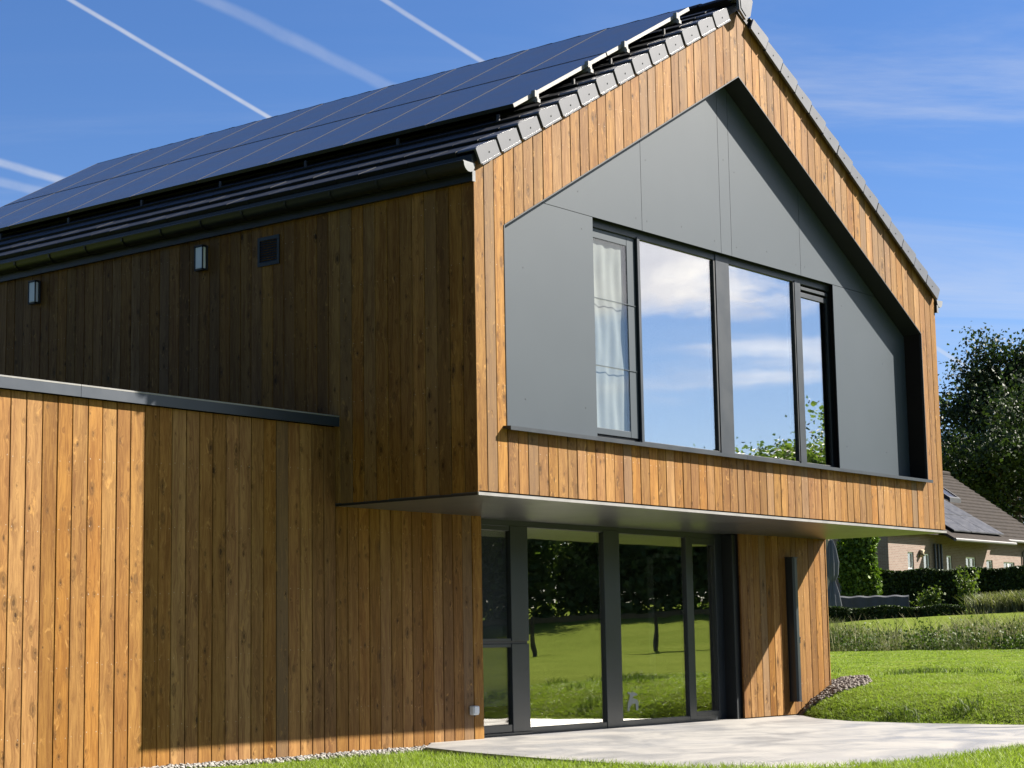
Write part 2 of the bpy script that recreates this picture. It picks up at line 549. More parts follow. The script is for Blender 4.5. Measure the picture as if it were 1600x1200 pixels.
def empty(name, loc=(0, 0, 0)):
    o = bpy.data.objects.new(name, None)
    o.location = loc
    o.empty_display_size = 0.3
    col.objects.link(o)
    return o


class MB:
    """collects shapes; build() makes one mesh object"""
    def __init__(self):
        self.v = []; self.f = []

    def add(self, verts, faces):
        b = len(self.v)
        self.v += [tuple(q) for q in verts]
        self.f += [tuple(b + i for i in fc) for fc in faces]
        return self

    def box(self, x0, x1, y0, y1, z0, z1):
        vs = [(x0, y0, z0), (x1, y0, z0), (x1, y1, z0), (x0, y1, z0), (x0, y0, z1), (x1, y0, z1), (x1, y1, z1), (x0, y1, z1)]
        return self.add(vs, [(3, 2, 1, 0), (4, 5, 6, 7), (0, 1, 5, 4), (1, 2, 6, 5), (2, 3, 7, 6), (3, 0, 4, 7)])

    def bbox(self, x0, x1, y0, y1, z0, z1, c=0.004):
        """box with chamfered vertical and horizontal edges (octagonal-ish)"""
        vs = []; 
        for z, k in ((z0, c), (z0 + c, 0), (z1 - c, 0), (z1, c)):
            a0, a1, b0, b1 = x0 + k, x1 - k, y0 + k, y1 - k
            e = c
            vs += [(a0 + e, b0, z), (a1 - e, b0, z), (a1, b0 + e, z), (a1, b1 - e, z), (a1 - e, b1, z), (a0 + e, b1, z), (a0, b1 - e, z), (a0, b0 + e, z)]
        fs = [tuple(range(7, -1, -1)), tuple(24 + i for i in range(8))]
        for r in range(3):
            for i in range(8):
                j = (i + 1) % 8
                fs.append((r * 8 + i, r * 8 + j, r * 8 + 8 + j, r * 8 + 8 + i))
        return self.add(vs, fs)

    def prism_y(self, poly, y0, y1):
        """polygon in (x,z), counter-clockwise seen from -y, extruded along y"""
        n = len(poly)
        vs = [(x, y0, z) for x, z in poly] + [(x, y1, z) for x, z in poly]
        fs = [tuple(range(n)), tuple(range(2 * n - 1, n - 1, -1))]
        for i in range(n):
            j = (i + 1) % n
            fs.append((j, i, n + i, n + j))
        return self.add(vs, fs)

    def prism_z(self, poly, z0f, z1f):
        n = len(poly)
        vs = [(x, y, z0f(x, y)) for x, y in poly] + [(x, y, z1f(x, y)) for x, y in poly]
        fs = [tuple(range(n - 1, -1, -1)), tuple(range(n, 2 * n))]
        for i in range(n):
            j = (i + 1) % n
            fs.append((i, j, n + j, n + i))
        return self.add(vs, fs)

    def tube(self, pts, radii, seg=8, cap=True):
        b = len(self.v)
        pts = [Vector(p) for p in pts]
        for i, p in enumerate(pts):
            a = pts[max(0, i - 1)]; c = pts[min(len(pts) - 1, i + 1)]
            d = (c - a).normalized()
            s = d.cross(Vector((0.13, 0.31, 0.94)))
            if s.length < 0.05: s = d.cross(Vector((1, 0, 0)))
            s.normalize(); t = d.cross(s)
            r = radii[i] if hasattr(radii, '__len__') else radii
            for k in range(seg):
                an = 2 * math.pi * k / seg
                q = p + s * math.cos(an) * r + t * math.sin(an) * r
                self.v.append(tuple(q))
        for i in range(len(pts) - 1):
            for k in range(seg):
                j = (k + 1) % seg
                self.f.append((b + i * seg + k, b + i * seg + j, b + (i + 1) * seg + j, b + (i + 1) * seg + k))
        if cap:
            self.f.append(tuple(b + k for k in range(seg - 1, -1, -1)))
            e = b + (len(pts) - 1) * seg
            self.f.append(tuple(e + k for k in range(seg)))
        return self

    def build(self, name, mat, parent=None, loc=(0, 0, 0), rotz=0.0, smooth=False):
        return make_obj(name, self.v, self.f, mat, parent, loc, rotz, smooth)


def fast_mesh(name, verts, tri_or_quad, k, mat, parent=None):
    """numpy mesh: verts (n,3), faces (m,k)"""
    me = bpy.data.meshes.new(name)
    nv = len(verts); nf = len(tri_or_quad)
    me.vertices.add(nv)
    me.vertices.foreach_set('co', np.asarray(verts, dtype=np.float32).ravel())
    me.loops.add(nf * k)
    me.loops.foreach_set('vertex_index', np.asarray(tri_or_quad, dtype=np.int32).ravel())
    me.polygons.add(nf)
    me.polygons.foreach_set('loop_start', np.arange(0, nf * k, k, dtype=np.int32))
    me.polygons.foreach_set('loop_total', np.full(nf, k, dtype=np.int32))
    me.update(calc_edges=True)
    me.materials.append(MAT[mat])
    o = bpy.data.objects.new(name, me)
    col.objects.link(o)
    if parent: o.parent = parent
    return o


# ------------------------------------------------------------------ dimensions (metres)
W = 9.251            # gable width
ZS = 2.25            # underside of the upper storey
ZE = 5.206           # verge line at the eaves
ZA = 7.825           # verge line at the apex
D = 1.7234           # ground-floor wall stands this far behind the gable
SL = (ZA - ZE) / (W / 2)
COS = 1 / math.sqrt(1 + SL * SL); SIN = SL * COS
RX, RZB, RZL, RZA = 0.437, 2.895, 4.729, 7.101     # recess in the gable
PD = 0.232           # depth of the grey panels behind the gable face
YB = 10.7            # length of the house
ZC = 3.079           # top of the annex coping
XL, XR = 2.142, 7.12  # ground-floor window opening
AX0 = -8.0           # annex left end


def vz(x):           # verge line height at x
    return ZE + SL * (x if x < W / 2 else W - x)


RSL = (RZA - RZL) / (W / 2 - RX)


def rtop(x):
    x = min(max(x, RX), W - RX)
    return RZL + RSL * (min(x, W - x) - RX)


# ------------------------------------------------------------------ ground
TER = [(1.30, 2.05), (1.30, 1.70), (0.78, 1.32), (0.52, 0.60), (0.30, -0.4), (0.17, -1.6), (0.20, -2.4), (0.55, -3.05), (1.30, -3.38), (2.4, -3.45),
       (8.30, -3.45), (8.22, -2.6), (7.88, -1.6), (7.52, -0.4), (7.42, 0.4), (7.75, 1.1), (8.43, 1.70), (8.43, 2.05)]
EY = [-3.45, -2.6, -1.6, -0.4, 0.4, 1.1, 1.72]
EX = [8.30, 8.22, 7.88, 7.52, 7.42, 7.75, 8.43]


def ter_z(x, y):
    return -0.02 * (D - np.minimum(y, D))


def in_poly(x, y, poly):
    ins = np.zeros(np.shape(x), bool)
    n = len(poly)
    for i in range(n):
        x0, y0 = poly[i]; x1, y1 = poly[(i + 1) % n]
        c = ((y0 > y) != (y1 > y)) & (x < (x1 - x0) * (y - y0) / ((y1 - y0) + 1e-12) + x0)
        ins ^= c
    return ins


PX = [-600, -200, -60, -13, -4, -1.5, 0.3, 3, 8.3]
PZ = [-12, -6, -2.4, -0.66, -0.23, -0.11, -0.065, -0.040, -0.050]
BX = [0, 0.10, 0.35, 0.8, 1.6, 2.6, 12, 20.5, 25, 32, 38, 46, 62, 112, 300, 700]
BZ = [-0.02, 0.045, 0.17, 0.30, 0.40, 0.45, 0.54, 0.68, 0.92, 1.62, 1.95, 2.15, 2.5, 3.6, 9, 16]


def lumps(x, y):
    return (0.5 * np.sin(1.7 * x + 0.6 * y) * np.sin(1.1 * y - 0.4 * x + 1) + 0.3 * np.sin(3.9 * x - 1.3) * np.sin(3.1 * y + 0.7 * x)
            + 0.2 * np.sin(7.1 * x + 2.3 * y) * np.sin(6.3 * y - 1.9 * x))


def ground_z(x, y):
    x = np.asarray(x, float); y = np.asarray(y, float)
    xe = np.interp(y, EY, EX)
    left = np.interp(x, PX, PZ)
    tz = ter_z(x, np.maximum(y, -3.45))
    edge = np.where(y > -3.45, np.maximum(left, tz - 0.05), left)
    right = np.interp(x - xe, BX, BZ)
    z = np.where(x < xe, edge, tz * np.exp(-np.maximum(x - xe, 0) / 3) + right)
    amp = np.clip((x - xe) / 1.2, 0, 1) * 0.035 + 0.008
    far = np.clip((np.hypot(x, y) - 60) / 200, 0, 1)
    z = z + amp * lumps(x, y) + far * 1.2 * np.sin(x * 0.02 + 1) * np.sin(y * 0.017)
    return z


def build_ground():
    xs = np.unique(np.round(np.concatenate([np.arange(-9, 14.01, 0.25), np.arange(14, 60, 1.0), [-700, -400, -200, -120, -70, -40, -25, -18, -14, -11],
                                            [60, 70, 85, 110, 150, 220, 350, 700], [9.08, W + 0.02]]), 3))
    ys = np.unique(np.round(np.concatenate([np.arange(-9, 6.01, 0.25), np.arange(6, 40, 1.0), np.arange(-40, -9, 1.0), [-700, -400, -250, -150, -90, -60],
                                            [50, 70, 100, 150, 250, 400, 700], [D + 0.02, D + 0.17]]), 3))
    X, Y = np.meshgrid(xs, ys, indexing='ij')
    Z = ground_z(X, Y)
    ins = in_poly(X, Y, TER)
    tz = ter_z(X, Y)
    Z = np.where(ins, np.minimum(Z, tz - 0.07), Z)
    house = (X > 0.05) & (X < 9.1) & (Y > D + 0.15) & (Y < YB - 0.2)
    Z = np.where(house, -0.35, Z)
    ann = (X > AX0 + 0.2) & (X <= 0.05) & (Y > D + 0.15) & (Y < 7.0)
    Z = np.where(ann, -0.5, Z)
    nx, ny = len(xs), len(ys)
    v = np.stack([X, Y, Z], -1).reshape(-1, 3)
    idx = np.arange(nx * ny).reshape(nx, ny)
    f = np.stack([idx[:-1, :-1], idx[1:, :-1], idx[1:, 1:], idx[:-1, 1:]], -1).reshape(-1, 4)
    o = fast_mesh('lawn', v, f, 4, 'lawn_ground')
    o.data.polygons.foreach_set('use_smooth', [True] * len(o.data.polygons))
    tag(o, 'bright green lawn sloping up from the house to the neighbour', 'lawn', kind='structure')
    t = MB().prism_z(TER, lambda x, y: float(ter_z(x, y)) - 0.14, lambda x, y: float(ter_z(x, y)))
    tag(t.build('terrace', 'concrete'), 'pale polished concrete terrace before the glass doors', 'terrace', kind='structure')


build_ground()

# ------------------------------------------------------------------ the timber house
house = empty('timber_house', (0, 0, 0))
tag(house, 'larch-clad house with overhanging gable, black tiled roof and flat-roofed wing', 'house')


def board_mesh(name, poly, x_mid, z_base, parent, loc3, rotz=0.0, th=0.022, ch=0.004):
    """vertical board with chamfered long edges; poly = (xl, xr, zl0, zr0, zl1, zr1) in wall coordinates"""
    xl, xr, a0, b0, a1, b1 = poly

    def zi(x, lo):
        f = (x - xl) / (xr - xl)
        return (a0 + (b0 - a0) * f) if lo else (a1 + (b1 - a1) * f)
    xs = [xl, xl + ch, xr - ch, xr]
    vs = []
    for lo in (True, False):
        for x in (xl, xr):
            vs.append((x - x_mid, th, zi(x, lo) - z_base))
        for x, yy in ((xl, ch), (xl + ch, 0), (xr - ch, 0), (xr, ch)):
            vs.append((x - x_mid, yy, zi(x, lo) - z_base))
    # order of the outline seen from above: back-left, front-left-side, front-left, front-right, front-right-side, back-right
    o = [0, 2, 3, 4, 5, 1]
    fs = [tuple(o), tuple(6 + i for i in reversed(o))]
    for i in range(6):
        j = (i + 1) % 6
        fs.append((o[j], o[i], 6 + o[i], 6 + o[j]))
    return make_obj(name, vs, fs, 'larch', parent, loc3, rotz)


def boards_front(wall, cols, y, lo, hi, split=None, gap=0.005):
    for (x0, x1) in cols:
        a, b = x0 + gap / 2, x1 - gap / 2
        mid = (x0 + x1) / 2
        segs = [(lo, hi)]
        if split and split[0] - 1e-6 <= x0 and x1 <= split[1] + 1e-6:
            segs = [(lo, split[2]), (split[3], hi)]
        for (l, h) in segs:
            jit = random.uniform(-0.0025, 0.0025)
            if x0 < W / 2 - 1e-4 < x1 - 1e-4 and hi is vz:   # keep apex boards simple
                pass
            board_mesh('board', (a, b, l(a), l(b), h(a), h(b)), mid, l(mid), wall, (mid, y + jit, l(mid)))


def columns(x0, x1, pitch):
    n = max(1, round((x1 - x0) / pitch))
    w = (x1 - x0) / n
    e = [x0]
    for i in range(n - 1):
        e.append(x0 + w * (i + 1) + random.uniform(-0.004, 0.004))
    e.append(x1)
    return list(zip(e[:-1], e[1:]))


# gable front: core ring behind the boards
m_ = MB()
BK = 0.026
apex = W / 2
left_outer = [(0.02, ZS + 0.02), (RX, ZS + 0.02), (RX, rtop(RX)), (apex, RZA), (apex, ZA - 0.01), (0.02, ZE)]
m_.prism_y([(0.02, ZS + 0.02), (RX, ZS + 0.02), (RX, RZL), (RX, vz(RX)), (0.02, vz(0.02))], BK, PD + 0.25)
m_.prism_y([(W - RX, ZS + 0.02), (W - 0.02, ZS + 0.02), (W - 0.02, vz(0.02)), (W - RX, vz(RX)), (W - RX, RZL)], BK, PD + 0.25)
m_.prism_y([(RX, ZS + 0.02), (W - RX, ZS + 0.02), (W - RX, RZB - 0.02), (RX, RZB - 0.02)], BK, PD + 0.25)
m_.prism_y([(RX, RZL), (apex, RZA), (apex, ZA), (RX, vz(RX))], BK, PD + 0.25)
m_.prism_y([(apex, RZA), (W - RX, RZL), (W - RX, vz(RX)), (apex, ZA)], BK, PD + 0.25)
front_wall = m_.build('front_wall', 'backing', house)
cols = columns(0.0, RX, 0.146) + columns(RX, apex, 0.1496) + columns(apex, W - RX, 0.1496) + columns(W - RX, W, 0.146)
boards_front(front_wall, cols, 0.0, lambda x: ZS + 0.028, lambda x: vz(x) + 0.03, (RX, W - RX, lambda x: RZB - 0.035, rtop))

# side wall of the upper storey (faces -x)
side_wall = MB().box(BK, 0.25, 0.012, YB, ZS + 0.02, ZE + 0.05).build('side_wall', 'backing', house)
yy = columns(0.0, YB, 0.150)
side_mesh = {}
for (y0, y1) in yy:
    w = round(y1 - y0, 3)
    mid = (y0 + y1) / 2
    if w not in side_mesh:
        h = 0.5 * w - 0.0027
        side_mesh[w] = board_mesh('board', (-h, h, 0, 0, ZE - ZS, ZE - ZS), 0, 0, side_wall, (random.uniform(-0.002, 0.002), mid, ZS + 0.01), -math.pi / 2)
    else:
        link_copy(side_mesh[w], 'board', side_wall, (random.uniform(-0.002, 0.002), mid, ZS + 0.01), -math.pi / 2)

# right and rear walls of the upper storey
MB().box(W - 0.22, W - 0.004, 0.03, YB, ZS + 0.02, ZE + 0.08).build('far_side_wall', 'larch', house)
m_ = MB().prism_y([(0.02, ZS + 0.02), (W - 0.02, ZS + 0.02), (W - 0.02, ZE), (apex, ZA), (0.02, ZE)], YB - 0.2, YB)
m_.box(0.0, W, YB - 0.2, YB - 0.01, -0.3, ZS)
m_.box(W - 0.2, W - 0.006, D + 0.24, YB - 0.2, -0.3, ZS)
m_.build('rear_wall', 'larch', house)

# ground-floor front wall: the wing, the part left of the doors, and the part right of them
gw = MB().box(AX0 + 0.02, -0.0, D + BK, D + 0.24, -0.3, ZC - 0.08).box(0.0, XL - 0.01, D + BK, D + 0.24, -0.3, ZS + 0.02)
ground_wall = gw.build('ground_wall', 'backing', house)
annex_cols = columns(-2.311 - 0.1515 * 37, -2.311, 0.1515) + columns(-2.311, 0.0, 0.151)
for (x0, x1) in annex_cols:
    mid = (x0 + x1) / 2
    zb = min(-0.05, -0.045 + 0.03 * mid) if mid > -3 else -0.16
    board_mesh('board', (x0 + .0027, x1 - .0027, zb, zb, ZC - 0.10, ZC - 0.10), mid, zb, ground_wall, (mid, D + random.uniform(-.0025, .0025), zb))
for (x0, x1) in columns(0.0, XL, 0.151):
    mid = (x0 + x1) / 2
    zb = -0.045 + 0.016 * mid
    board_mesh('board', (x0 + .0027, x1 - .0027, zb, zb, ZS - 0.012, ZS - 0.012), mid, zb, ground_wall, (mid, D + random.uniform(-.0025, .0025), zb))
gr = MB().box(XR + 0.01, W - 0.02, D + BK, D + 0.24, -0.3, ZS + 0.02).build('end_wall', 'backing', house)
for (x0, x1) in columns(XR, W, 0.151):
    mid = (x0 + x1) / 2
    board_mesh('board', (x0 + .0027, x1 - .0027, 0.012, 0.012, ZS - 0.012, ZS - 0.012), mid, 0.012, gr, (mid, D + random.uniform(-.0025, .0025), 0.012))
MB().box(W - 0.012, W + 0.006, D - 0.008, D + 0.02, 0.0, ZS - 0.01).build('corner_trim', 'larch', house)
# wing: body, flat roof
MB().box(AX0, AX0 + 0.2, D + 0.24, 7.0, -0.5, ZC - 0.08).box(AX0, 0.0, 6.8, 7.0, -0.5, ZC - 0.08).build('wing_wall', 'larch', house)
MB().box(AX0, -0.03, D + 0.1, 7.0, ZC - 0.14, ZC - 0.03).build('wing_roof', 'anthracite', house)
# coping in lengths with a joint
coping = empty('coping'); coping.parent = house
segs = [(-8.05, -5.9), (-5.896, -3.032), (-3.028, 0.018)]
for a, b in segs:
    c = MB()
    c.box(a, b, D - 0.052, D + 0.26, ZC - 0.006, ZC + 0.004)
    c.box(a, b, D - 0.052, D - 0.040, ZC - 0.096, ZC - 0.0062)
    c.build('coping_length', 'coping_metal', coping)
    MB().box(a, b, D - 0.0535, D - 0.0522, ZC - 0.008, ZC + 0.0055).build('coping_edge', 'trim_light', coping)

# soffit under the overhang and its light drip edge
soffit = MB().box(0.0, W, 0.0, D + 0.30, ZS - 0.012, ZS + 0.016).build('soffit', 'soffit_grey', house)
MB().box(-0.004, W + 0.006, -0.012, 0.004, ZS - 0.014, ZS + 0.012).build('drip_edge', 'trim_light', soffit)
MB().box(-0.004, 0.004, 0.0042, D - 0.002, ZS - 0.014, ZS + 0.006).build('drip_edge', 'anthracite', soffit)

# recess lining
ln = MB()
def band(p0, p1, th):
    (xa, za), (xb, zb) = p0, p1
    dx, dz = xb - xa, zb - za
    L = math.hypot(dx, dz)
    nx, nz = -dz / L * th, dx / L * th
    ln.prism_y([(xa, za), (xb, zb), (xb + nx, zb + nz), (xa + nx, za + nz)], -0.004, PD + 0.24)
band((W - RX + 0.001, RZB - 0.02), (W - RX + 0.001, RZL), -0.012)
band((RX - 0.001, RZL), (RX - 0.001, RZB - 0.02), -0.012)
band((W - RX, RZL - 0.004), (apex, RZA - 0.004), -0.012)
band((apex, RZA - 0.004), (RX, RZL - 0.004), -0.012)
ln.build('recess_lining', 'lining_dark', house)

# grey facade panels behind the recess, each a sheet of its own with open joints
PJ = 0.006
ptop = lambda x: rtop(x) - 0.016
JX = [3.007, 4.528, 4.745, 6.255]
ZP = 5.132           # joint height over the window
panel_wall = MB().prism_y([(RX + .02, RZB), (2.10, RZB), (2.10, RZL + RSL * (2.10 - RX) - .03), (RX + .02, RZL)], PD + 0.05, PD + 0.07)
panel_wall.prism_y([(7.05, RZB), (W - RX - .02, RZB), (W - RX - .02, RZL), (7.05, rtop(7.05) - .03)], PD + 0.05, PD + 0.07)
panel_wall.prism_y([(2.10, ZP + 0.06), (7.05, ZP + 0.06), (7.05, rtop(7.05) - .03), (apex, RZA - .03), (2.10, rtop(2.10) - .03)], PD + 0.05, PD + 0.07)
panel_wall = panel_wall.build('panel_backing', 'backing', house)


def panel(poly):
    MB().prism_y(poly, PD, PD + 0.008).build('facade_panel', 'facade_grey', panel_wall)


WX0, WX1 = 2.135, 7.005
xj = RX + (ZP - (RZL - 0.016)) / RSL       # where the joint meets the sloping edge
panel([(RX + 0.008, RZB - 0.01), (WX0, RZB - 0.01), (WX0, ZP - PJ / 2), (xj, ZP - PJ / 2), (RX + 0.008, ptop(RX))])
panel([(WX1, RZB - 0.01), (W - RX - 0.008, RZB - 0.01), (W - RX - 0.008, ptop(RX)), (W - xj, ZP - PJ / 2), (WX1, ZP - PJ / 2)])
edges = [xj + 0.005] + JX + [W - xj - 0.005]
for a, b in zip(edges[:-1], edges[1:]):
    a2, b2 = a + PJ / 2, b - PJ / 2
    poly = [(a2, ZP + PJ / 2), (b2, ZP + PJ / 2), (b2, ptop(b2))]
    if a2 < apex < b2: poly.append((apex, ptop(apex)))
    poly.append((a2, ptop(a2)))
    if abs(ptop(a2) - ZP) < 0.012: poly = poly[:-1]
    if abs(ptop(b2) - ZP) < 0.012: poly = [poly[0], poly[1]] + poly[3:]
    panel(poly)
# screws of the panels
sc = MB()
for x, z in [(1.0, 4.45), (1.95, 4.98), (1.0, 3.2), (1.95, 3.2), (1.9, 5.35), (2.9, 5.25), (3.1, 5.25), (3.1, 5.9), (4.40, 5.25), (4.63, 6.2), (4.85, 5.25), (4.85, 6.1), (6.15, 5.25), (6.35, 5.25), (3.75, 5.3), (5.5, 5.3), (7.2, 4.9), (7.2, 3.2), (8.2, 3.2), (8.2, 4.3)]:
    sc.tube([(x, PD - 0.002, z), (x, PD + 0.002, z)], 0.006, 6)
sc.build('screw', 'anthracite', panel_wall)

# sill of the recess in two lengths
for a, b in ((0.375, 4.4), (4.404, 8.79)):
    s = MB()
    s.add([(a, -0.085, RZB - 0.022), (b, -0.085, RZB - 0.022), (b, PD + 0.1, RZB + 0.004), (a, PD + 0.1, RZB + 0.004),
           (a, -0.085, RZB - 0.058), (b, -0.085, RZB - 0.058), (b, -0.070, RZB - 0.058), (a, -0.070, RZB - 0.058),
           (b, PD + 0.1, RZB - 0.03), (a, PD + 0.1, RZB - 0.03), (b, -0.07, RZB - 0.045), (a, -0.07, RZB - 0.045)],
          [(0, 1, 2, 3), (4, 5, 1, 0), (7, 6, 5, 4), (11, 10, 6, 7), (9, 8, 10, 11), (3, 2, 8, 9), (1, 5, 6, 10, 8, 2), (0, 3, 9, 11, 7, 4)])
    s.build('window_sill', 'frame_grey', house)

# ---- upper window
uw = empty('upper_window'); uw.parent = house
ZT, ZBt = 5.06, 2.962
YF, YG, YK = PD + 0.062, PD + 0.094, PD + 0.16
f = MB()
f.bbox(2.08, 7.05, YF + 0.01, YK, ZT, ZT + 0.13)
f.bbox(2.98, 7.02, YF + 0.01, YK, ZBt - 0.075, ZBt)
f.build('window_frame', 'frame_grey', uw)
MB().bbox(2.996, 3.046, YF, YK, ZBt - 0.06, ZT + 0.02).build('mullion', 'frame_grey', uw)
MB().bbox(4.499, 4.776, YF, YK, ZBt - 0.075, ZT + 0.07).build('mullion', 'frame_grey', uw)
MB().bbox(4.460, 4.492, YF + 0.006, YK, ZBt, ZT).build('mullion', 'lining_dark', uw)  # dark strip beside the mullion: shade of its side put into the colour
MB().bbox(6.205, 6.343, YF, YK, ZBt - 0.06, ZT + 0.02).build('mullion', 'frame_grey', uw)
MB().bbox(6.178, 6.203, YF + 0.006, YK, ZBt, ZT).build('mullion', 'lining_dark', uw)  # second dark strip, again the shaded mullion side painted in
MB().bbox(6.985, 7.06, YF + 0.02, YK, ZBt - 0.07, ZT + 0.03).build('mullion', 'lining_dark', uw)
MB().box(7.062, 7.075, PD + 0.01, YK, ZBt - 0.06, ZT + 0.1).build('window_reveal', 'lining_dark', uw)
# top box of the narrow leaf: two stepped rails
MB().bbox(6.345, 6.985, YF + 0.004, YG, ZT - 0.07, ZT - 0.03).build('sash_rail', 'frame_grey', uw)
MB().bbox(6.345, 6.975, YF + 0.015, YG, ZT - 0.155, ZT - 0.095).build('sash_rail', 'frame_grey', uw)
# recessed left leaf
f = MB()
f.bbox(2.845, 2.992, YF + 0.03, YK, 2.98, ZT)
f.bbox(2.09, 2.845, YF + 0.03, YK, 4.96, ZT)
f.bbox(2.09, 2.845, YF + 0.03, YK, 2.98, 3.045)
f.build('sash_frame', 'facade_grey', uw)
MB().box(2.13, 3.0, YF + 0.05, YK, 2.90, 2.975).build('sash_track', 'lining_dark', uw)
for a, b, z0, z1, gy in ((2.09, 2.846, 3.04, 4.965, YF + 0.036), (3.04, 4.462, ZBt - .01, ZT + .01, YG), (4.774, 6.18, ZBt - .01, ZT + .01, YG), (6.34, 6.99, ZBt - .01, ZT - .09, YG)):
    MB().box(a, b, gy, gy + 0.006, z0, z1).build('pane', 'glass_plain' if a < 2.5 else 'glass_upper', uw)
# pale sheer curtain close behind the left pane
cv = []; cf_ = []
nx_, nz_ = 60, 12
for i in range(nx_ + 1):
    for j in range(nz_ + 1):
        x = 2.05 + 0.82 * i / nx_
        z = 3.0 + 2.0 * j / nz_
        cv.append((x, YF + 0.075 + 0.005 * math.sin(i * 0.55 + 1.5 * math.sin(j * 0.8)) + 0.006 * math.sin(i * 0.27 + j * 0.9), z))
for i in range(nx_):
    for j in range(nz_):
        a = i * (nz_ + 1) + j
        cf_.append((a, a + nz_ + 1, a + nz_ + 2, a + 1))
make_obj('curtain', cv, cf_, 'curtain', uw, smooth=True)
for z in (3.665, 4.345):
    MB().box(2.09, 2.99, YF + 0.022, YF + 0.027, z, z + 0.006).build('glazing_wire', 'facade_grey', uw)

# ---- ground-floor doors
lw = empty('terrace_doors'); lw.parent = house
YF2, YG2, YK2 = D + 0.20, D + 0.232, D + 0.30
f = MB()
f.bbox(XL - 0.04, XR + 0.02, YF2 + 0.004, YK2, 2.172, ZS + 0.01)
f.bbox(2.92, XR - 0.06, YF2 + 0.004, YK2, -0.02, 0.066)
f.build('door_frame', 'anthracite', lw)
MB().bbox(4.545, 4.85, YF2 - 0.004, YK2, -0.01, 2.20).build('mullion', 'anthracite', lw)
MB().bbox(6.225, 6.373, YF2, YK2, 0.02, 2.19).build('mullion', 'anthracite', lw)
MB().bbox(6.875, 7.03, YF2 + 0.002, YK2, 0.02, 2.19).build('mullion', 'anthracite', lw)
MB().bbox(7.03, XR + 0.008, D + 0.05, YK2 - 0.02, 0.0, ZS - 0.02).build('door_reveal', 'lining_dark', lw)
MB().bbox(6.375, 6.876, YF2 + 0.003, YK2, 0.06, 0.112).build('sash_rail', 'anthracite', lw)
MB().bbox(6.375, 6.876, YF2 + 0.003, YK2, 2.10, 2.175).build('sash_rail', 'anthracite', lw)
# left leaf, divided by a dark cross bar
f = MB()
f.bbox(2.86, 3.155, YF2 - 0.003, YK2, 0.0, 0.942)
f.bbox(2.86, 3.155, YF2 - 0.003, YK2, 0.972, 2.18)
f.bbox(2.10, 2.86, YF2 + 0.006, YK2, 2.125, 2.18)
f.bbox(2.10, 2.86, YF2 + 0.006, YK2, 0.03, 0.11)
f.bbox(2.10, 2.86, YF2 + 0.006, YK2, 0.905, 0.942)
f.bbox(2.10, 2.86, YF2 + 0.006, YK2, 0.972, 1.000)
f.build('sash_frame', 'anthracite', lw)
MB().box(2.10, 3.15, YF2 + 0.02, YK2 - 0.01, 0.942, 0.972).build('cross_bar', 'black_plastic', lw)
MB().bbox(XL - 0.04, 3.16, YF2 - 0.03, YF2 + 0.02, -0.025, 0.03).build('door_threshold', 'anthracite', lw)
for a, b, z0, z1 in ((2.10, 2.862, 0.10, 0.91), (2.10, 2.862, 0.995, 2.13), (3.15, 4.55, 0.06, 2.178), (4.845, 6.23, 0.06, 2.178), (6.37, 6.88, 0.105, 2.105)):
    MB().box(a, b, YG2, YG2 + 0.008, z0, z1).build('pane', 'glass_plain' if a < 2.5 else 'glass_lower', lw)
MB().box(2.05, 2.90, YG2 + 0.03, YG2 + 0.034, 0.30, 2.2).build('roller_screen', 'tarp_grey', lw)

# rooms behind the glass: floor, walls, ceiling
def room(name, x0, x1, y0, y1, z0, z1, parent):
    v = [(x0, y0, z0), (x1, y0, z0), (x1, y1, z0), (x0, y1, z0), (x0, y0, z1), (x1, y0, z1), (x1, y1, z1), (x0, y1, z1)]
    o = make_obj(name, v, [(2, 3, 7, 6), (0, 4, 7, 3), (1, 2, 6, 5), (4, 5, 6, 7)], 'plaster', parent)
    make_obj('room_floor', v[:4], [(0, 1, 2, 3)], 'floor_dark', o)
    return o
room('lower_room', 1.2, 8.6, D + 0.33, D + 5.5, 0.01, 2.23, house)
room('upper_room', 0.6, 8.6, PD + 0.26, 6.0, 2.55, 5.4, house)
# pale door leaf and lining standing in the room behind the narrow pane
MB().box(6.95, 7.00, D + 1.2, D + 1.26, 0.02, 2.05).box(7.75, 7.80, D + 1.2, D + 1.26, 0.02, 2.05).box(6.95, 7.80, D + 1.2, D + 1.26, 2.0, 2.05).build('interior_door_frame', 'white_paint', house)
MB().box(4.55, 4.62, 2.6, 2.66, 2.55, 4.1).box(4.95, 5.45, 4.4, 4.45, 3.2, 4.3).build('interior_panel', 'white_paint', house)

# ---- roof
RT = 0.115           # vertical height of the tile bed over the verge line
rf = MB()
for sgn in (1, -1):
    def X(x): return x if sgn == 1 else W - x
    p = [(X(-0.03), ZE - SL * 0.03 + 0.03), (X(apex), ZA + 0.03), (X(apex), ZA + RT), (X(-0.03), ZE - SL * 0.03 + RT)]
    if sgn == -1: p = p[::-1]
    rf.prism_y(p, -0.015, YB + 0.02)
roof = rf.build('roof', 'lining_dark', house)
G = 0.361            # tile gauge along the slope
TW = 0.30


def slope_pt(s, n, sgn):
    """s along slope from the eaves, n normal to it, in the (x,z) plane"""
    x = -0.03 + s * COS - n * SIN
    z = ZE - 0.03 * SL + RT + s * SIN + n * COS
    return (x if sgn == 1 else W - x, z)


